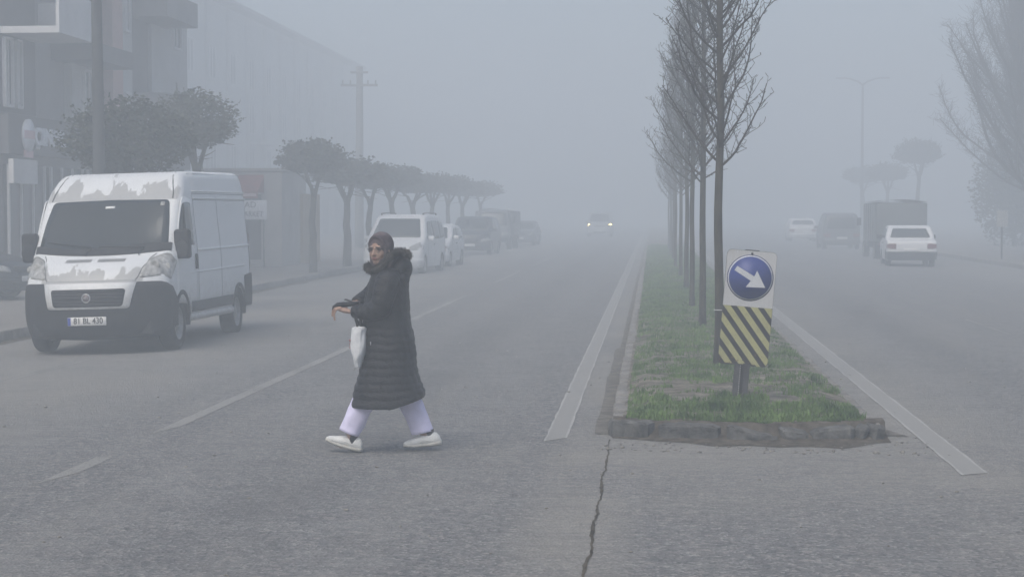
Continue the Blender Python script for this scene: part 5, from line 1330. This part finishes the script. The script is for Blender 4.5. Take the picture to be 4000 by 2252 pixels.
FX = -15.5                                                            # street face of the left-hand buildings
def window(par, y, z, w, h, fx=FX, depth=.12):
    b = MB()
    b.box((fx + .03, y, z + h / 2), (.10, w, .07)); b.box((fx + .03, y, z - h / 2), (.10, w, .07)); b.box((fx + .03, y - w / 2, z), (.10, .07, h)); b.box((fx + .03, y + w / 2, z), (.10, .07, h)); b.box((fx + .02, y, z), (.06, .05, h))
    f = b.build('window', M_FRAME, par); b = MB(); b.box((fx - .005, y, z), (.03, w, h)); b.build('pane', M_WIN, f)
def corner_building():
    root = empty('apartment_block', (0, 0, 0), 0, 'foggy apartment block with balconies and pink stripe above a corner shop at left', 'building')
    b = MB(); b.box((FX - 6, 49.4, 6.9), (12, 16.8, 13.8)); b.build('wall', M_WALLB, root)
    def face(y0, y1, z0, z1, m, nm, px=.10):
        b = MB(); b.box((FX + px / 2, (y0 + y1) / 2, (z0 + z1) / 2), (px, y1 - y0, z1 - z0)); b.build(nm, m, root)
    def ypos(d): return FX / math.tan(math.atan((d - 1287.5) / 4450) - R(4.53))
    y1, y2, y3, y4, y5, y6, y7 = (ypos(q) for q in (97, 165, 232, 262, 288, 320, 372))
    # projecting bays with white balcony fronts, dark recesses, pink pilaster
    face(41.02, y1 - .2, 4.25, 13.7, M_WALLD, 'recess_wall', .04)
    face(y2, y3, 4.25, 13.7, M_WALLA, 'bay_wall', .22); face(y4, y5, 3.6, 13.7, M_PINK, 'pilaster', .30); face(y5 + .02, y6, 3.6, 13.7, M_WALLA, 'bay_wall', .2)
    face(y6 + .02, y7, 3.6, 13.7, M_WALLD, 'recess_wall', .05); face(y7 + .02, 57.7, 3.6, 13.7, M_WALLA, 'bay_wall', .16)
    for z in (6.05, 9.05, 12.05):
        b = MB(); b.box((FX + .75, (41.1 + y1) / 2, z + .12), (1.5, y1 - 41.1, .16)); b.box((FX + 1.46, (41.1 + y1) / 2, z + .62), (.08, y1 - 41.1, .84)); b.box((FX + .75, y1 - .05, z + .62), (1.34, .08, .84)); b.build('balcony', M_SLAB, root)
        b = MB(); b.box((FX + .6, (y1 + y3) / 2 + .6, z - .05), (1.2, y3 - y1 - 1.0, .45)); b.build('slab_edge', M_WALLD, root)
        b = MB(); b.box((FX + .6, (y6 + y7) / 2 + .9, z - 1.05), (1.2, y7 - y6 + 1.4, .75)); b.build('balcony_front', M_WALLB, root)
    for z in (5.2, 8.2, 11.2):
        window(root, 41.55, z, .5, 1.6, FX + .05); window(root, 42.25, z, .35, 1.6, FX + .05); window(root, (y2 + y3) / 2 + .2, z - .3, .9, 1.5, FX + .23); window(root, (y5 + y6) / 2, z - .5, .5, 1.2, FX + .21); window(root, 57.0 - .7, z - .4, 1.0, 1.4, FX + .17)
    # ground floor: shutters, shop windows, a long fascia
    b = MB(); b.box((FX + .12, 49.4, 3.72), (.24, 16.6, .95)); fas = b.build('shop_fascia', M_WALLD, root)
    b = MB(); b.box((FX + .30, 41.9, 2.83), (.12, 1.66, .58)); b.build('white_panel', M_SLAB, root)
    for y in (42.6, 45.6, 48.6, 51.6, 54.8):
        b = MB(); b.box((FX + .06, y, 1.55), (.10, 2.5, 2.9)); b.build('shop_window', M_WIN, root)
        b = MB()
        for k in range(4): b.box((FX + .13, y - 1.25 + 2.5 * k / 3, 1.55), (.06, .07, 2.9))
        b.build('shop_frame', M_FRAME, root)
    # shop sign: round white emblem with a red band, then the name
    b = MB(); b.lathe([(.40, .0), (.40, .06)], 32, axis='X', c=(FX + .26, 42.3, 3.72)); e = b.build('shop_emblem', M_SIGNW, root)
    b = MB(); b.box((FX + .327, 42.3, 3.74), (.012, .72, .20)); b.build('emblem_band', M_SIGNP, e)
    b = MB(); b.box((FX + .27, 42.35, 3.27), (.05, .55, .18)); b.build('emblem_plinth', M_SIGNP, e)
    Mt = Matrix.Translation((FX + .28, 42.74, 3.70)) @ Matrix.Rotation(pi / 2, 4, 'Z') @ Matrix.Rotation(pi / 2, 4, 'X')
    text_obj('shop_lettering', '\u00c7INAR', .58, M_SIGNW, root, Mt, .03, 1.3, 'LEFT', .02)
    b = MB(); b.box((FX + .05, 49.4, 13.9), (.9, 17.2, .2)); b.build('eaves', M_SLAB, root)
corner_building()
def long_building():
    FX = -27.5
    root = empty('apartment_block', (0, 0, 0), 0, 'long foggy block with sloping eaves line, fading out behind the row of round trees', 'building')
    y0, y1, he = 97.0, 163.0, 15.3
    b = MB(); b.box((FX - 6.0, (y0 + y1) / 2, he / 2), (12, y1 - y0, he)); b.build('wall', M_WALLF, root)
    b = MB(); b.add([(FX + .9, y0 - .5, he), (FX + .9, y1 + .7, he), (FX - 6, y1 + .7, he + 1.6), (FX - 6, y0 - .5, he + 1.6), (FX - 12.9, y0 - .5, he), (FX - 12.9, y1 + .7, he)], [(0, 1, 2, 3), (3, 2, 5, 4), (0, 3, 4), (1, 5, 2), (0, 4, 5, 1)]); b.build('roof', M_WALLB, root)
    b = MB(); b.box((FX + .45, (y0 + y1) / 2, he - .14), (.95, y1 - y0 + 1.2, .2)); b.build('eaves', M_WALLB, root)
    k = 0; y = y0 + 1.6
    while y < y1 - 1:
        b = MB(); b.box((FX + .06, y - 1.5, he / 2 - .2), (.14, .5, he - .5)); b.build('pilaster', M_WALLA, root)
        for z in (5.2, 8.2, 11.2): window(root, y, z, 1.6, 2.0, FX + .01)
        b = MB(); b.box((FX + .03, y, 1.5), (.10, 3.1, 2.9)); b.build('shop_window', M_WIN, root)
        y += 5.4
    for k in range(3):
        yy = y0 + 9 + 16 * k; b = MB(); b.box((FX + .6, yy, 6.55), (1.2, 4.6, .18)); b.box((FX + 1.15, yy, 7.05), (.07, 4.6, .8)); b.build('balcony', M_SLAB, root)
long_building()
# flat-roofed shop with red awning, ochre pier, seen between van and trees
def kiosk():
    root = empty('corner_shop', (0, 0, 0), 0, 'low grey shop with red awning and ochre corner behind the white van', 'building')
    b = MB(); b.box((-13.9, 61.0, 1.6), (2.9, 4.2, 3.2)); b.build('wall', M_WALLK, root)
    b = MB(); b.box((-13.9, 61.0, 3.28), (3.0, 4.3, .10)); b.build('roof', M_WALLK, root)
    b = MB(); b.box((-12.5, 63.6, 1.25), (.30, 3.2, 2.5)); b.build('corner_pier', M_ORANGE, root)
    b = MB(); rows = []
    for k in range(9):
        t = k / 8; rows.append([(-15.4, 58.88 - .95 * t, 3.1 - .55 * t), (-13.05, 58.88 - .95 * t, 3.1 - .55 * t)])
    b.loft(rows, closed=False); b.loft([[(-15.4, 57.93, 2.55), (-13.05, 57.93, 2.55)], [(-15.4, 57.92, 2.30), (-13.05, 57.92, 2.30)]], closed=False)
    b.loft([[(-13.05, 58.88, 3.1), (-13.05, 58.88, 2.5)], [(-13.05, 57.93, 2.55), (-13.05, 57.93, 2.5)]], closed=False); aw = b.build('awning', M_RED2, root)
    b = MB(); b.box((-14.2, 57.91, 2.42), (2.2, .012, .10)); b.build('awning_valance', M_SIGNP, aw)
    b = MB(); b.box((-14.0, 58.86, 1.35), (1.7, .08, 2.2)); b.build('shop_window', M_WIN, root)
    s = empty('market_sign', (-13.06, 57.0, 0.02), R(6), 'white market sign with two lines of dark lettering beside the van roof', 'sign')
    b = MB(); b.bbox((0, 0, 1.90), (1.02, .06, .64), .03, seg=2); bd = b.build('board', M_SIGNW, s)
    text_obj('lettering', '\u00c7AD', .27, M_INK2, bd, front_M(-.12, -.032, 2.06), .003, 1.0)
    text_obj('lettering', 'MARKET', .25, M_INK2, bd, front_M(0, -.032, 1.76), .003, .82)
    b = MB(); b.tube([(-.40, .02, 1.6), (-.40, .02, 0)], .03, 8); b.tube([(.40, .02, 1.6), (.40, .02, 0)], .03, 8); b.build('stand', M_POLE, s)
M_INK2 = mat('sign_ink', (0.10, 0.12, 0.16), 0.7, 0.1)
kiosk()
# poles
def street_pole(loc, H, r0, r1, m, label, arms=0, lean=0.0, cat='utility pole', cross=False):
    root = empty('utility_pole' if cross else 'street_lamp', loc, 0, label, cat)
    root.rotation_euler = (0, R(lean), 0)
    b = MB(); b.tube([(0, 0, -.05 + H * k / 10) for k in range(11)], [r0 + (r1 - r0) * k / 10 for k in range(11)], 14); b.build('pole', m, root)
    if not cross:
        b = MB(); b.lathe([(r0 * 1.9, 0), (r0 * 1.9, .04), (r0 * 1.25, .08), (r0 * 1.2, .5)], 14); b.build('base', m, root)
    for s in ((-1, 1) if arms == 2 else (1,) if arms == 1 else ()):
        b = MB(); b.tube([(0, 0, H - .15), (s * .35, -.0, H + .12), (s * 1.0, 0, H + .35), (s * 1.35, 0, H + .40)], [r1, r1 * .8, r1 * .7, r1 * .7], 8); a = b.build('arm', m, root)
        b = MB(); b.bbox((s * 1.7, 0, H + .40), (.75, .26, .13), .05, seg=2); b.build('lamp_head', M_POLEC, a)
    if cross:
        b = MB(); b.box((0, -.12, H - 1.0), (1.9, .10, .12)); b.box((0, -.12, H - .35), (.9, .10, .10)); c = b.build('cross_arm', m, root)
        b = MB()
        for x in (-.85, -.45, .45, .85): b.lathe([(.03, 0), (.045, .05), (.03, .10), (.045, .14), (.02, .2)], 8, c=(x, -.12, H - .94))
        b.build('insulator', M_POLEC, c)
    return root
street_pole((-10.25, 32.3, -0.08), 8.5, .125, .085, M_POLE, 'dark street lamp pole rising through the tree behind the white van', 1, -.4, 'street lamp')
street_pole((-15.0, 90.0, 0.02), 9.3, .24, .17, M_POLEC, 'faint concrete utility pole with cross arm above the row of round trees', 0, .3, 'utility pole', True)
street_pole((16.3, 140.0, 0.05), 11.8, .14, .08, M_POLE, 'faint double armed street lamp in fog on the right', 2, 0, 'street lamp')
s = empty('notice_board', (13.35, 69.0, 0.05), 0, 'small white notice board on a post below the tall bare tree on the right', 'sign')
b = MB(); b.bbox((0, 0, 1.55), (.42, .05, .62), .03, seg=2); b.build('board', M_GREYSIGN, s)
b = MB(); b.tube([(0, .05, 0), (0, .05, 1.8)], .035, 8); b.build('post', M_POLE, s)
# ------------------------------------------------------------------ fog
hb = MB(); hb.box((0, 207, 8.5), (340, 446, 19.0))
M_HAZE = bpy.data.materials.new('fog'); M_HAZE.use_nodes = True
nt = M_HAZE.node_tree
for n in list(nt.nodes): nt.nodes.remove(n)
out = nt.nodes.new('ShaderNodeOutputMaterial'); pv = nt.nodes.new('ShaderNodeVolumePrincipled')
pv.inputs['Density'].default_value = FOG; pv.inputs['Color'].default_value = FOGCOL
pv.inputs['Anisotropy'].default_value = 0.0; pv.inputs['Density Attribute'].default_value = ''
nt.links.new(pv.outputs[0], out.inputs['Volume'])
M_HAZE.cycles.homogeneous_volume = True
hz = hb.build('haze', M_HAZE); tag(hz, 'thick pale grey fog filling the whole street', 'fog', kind='stuff')
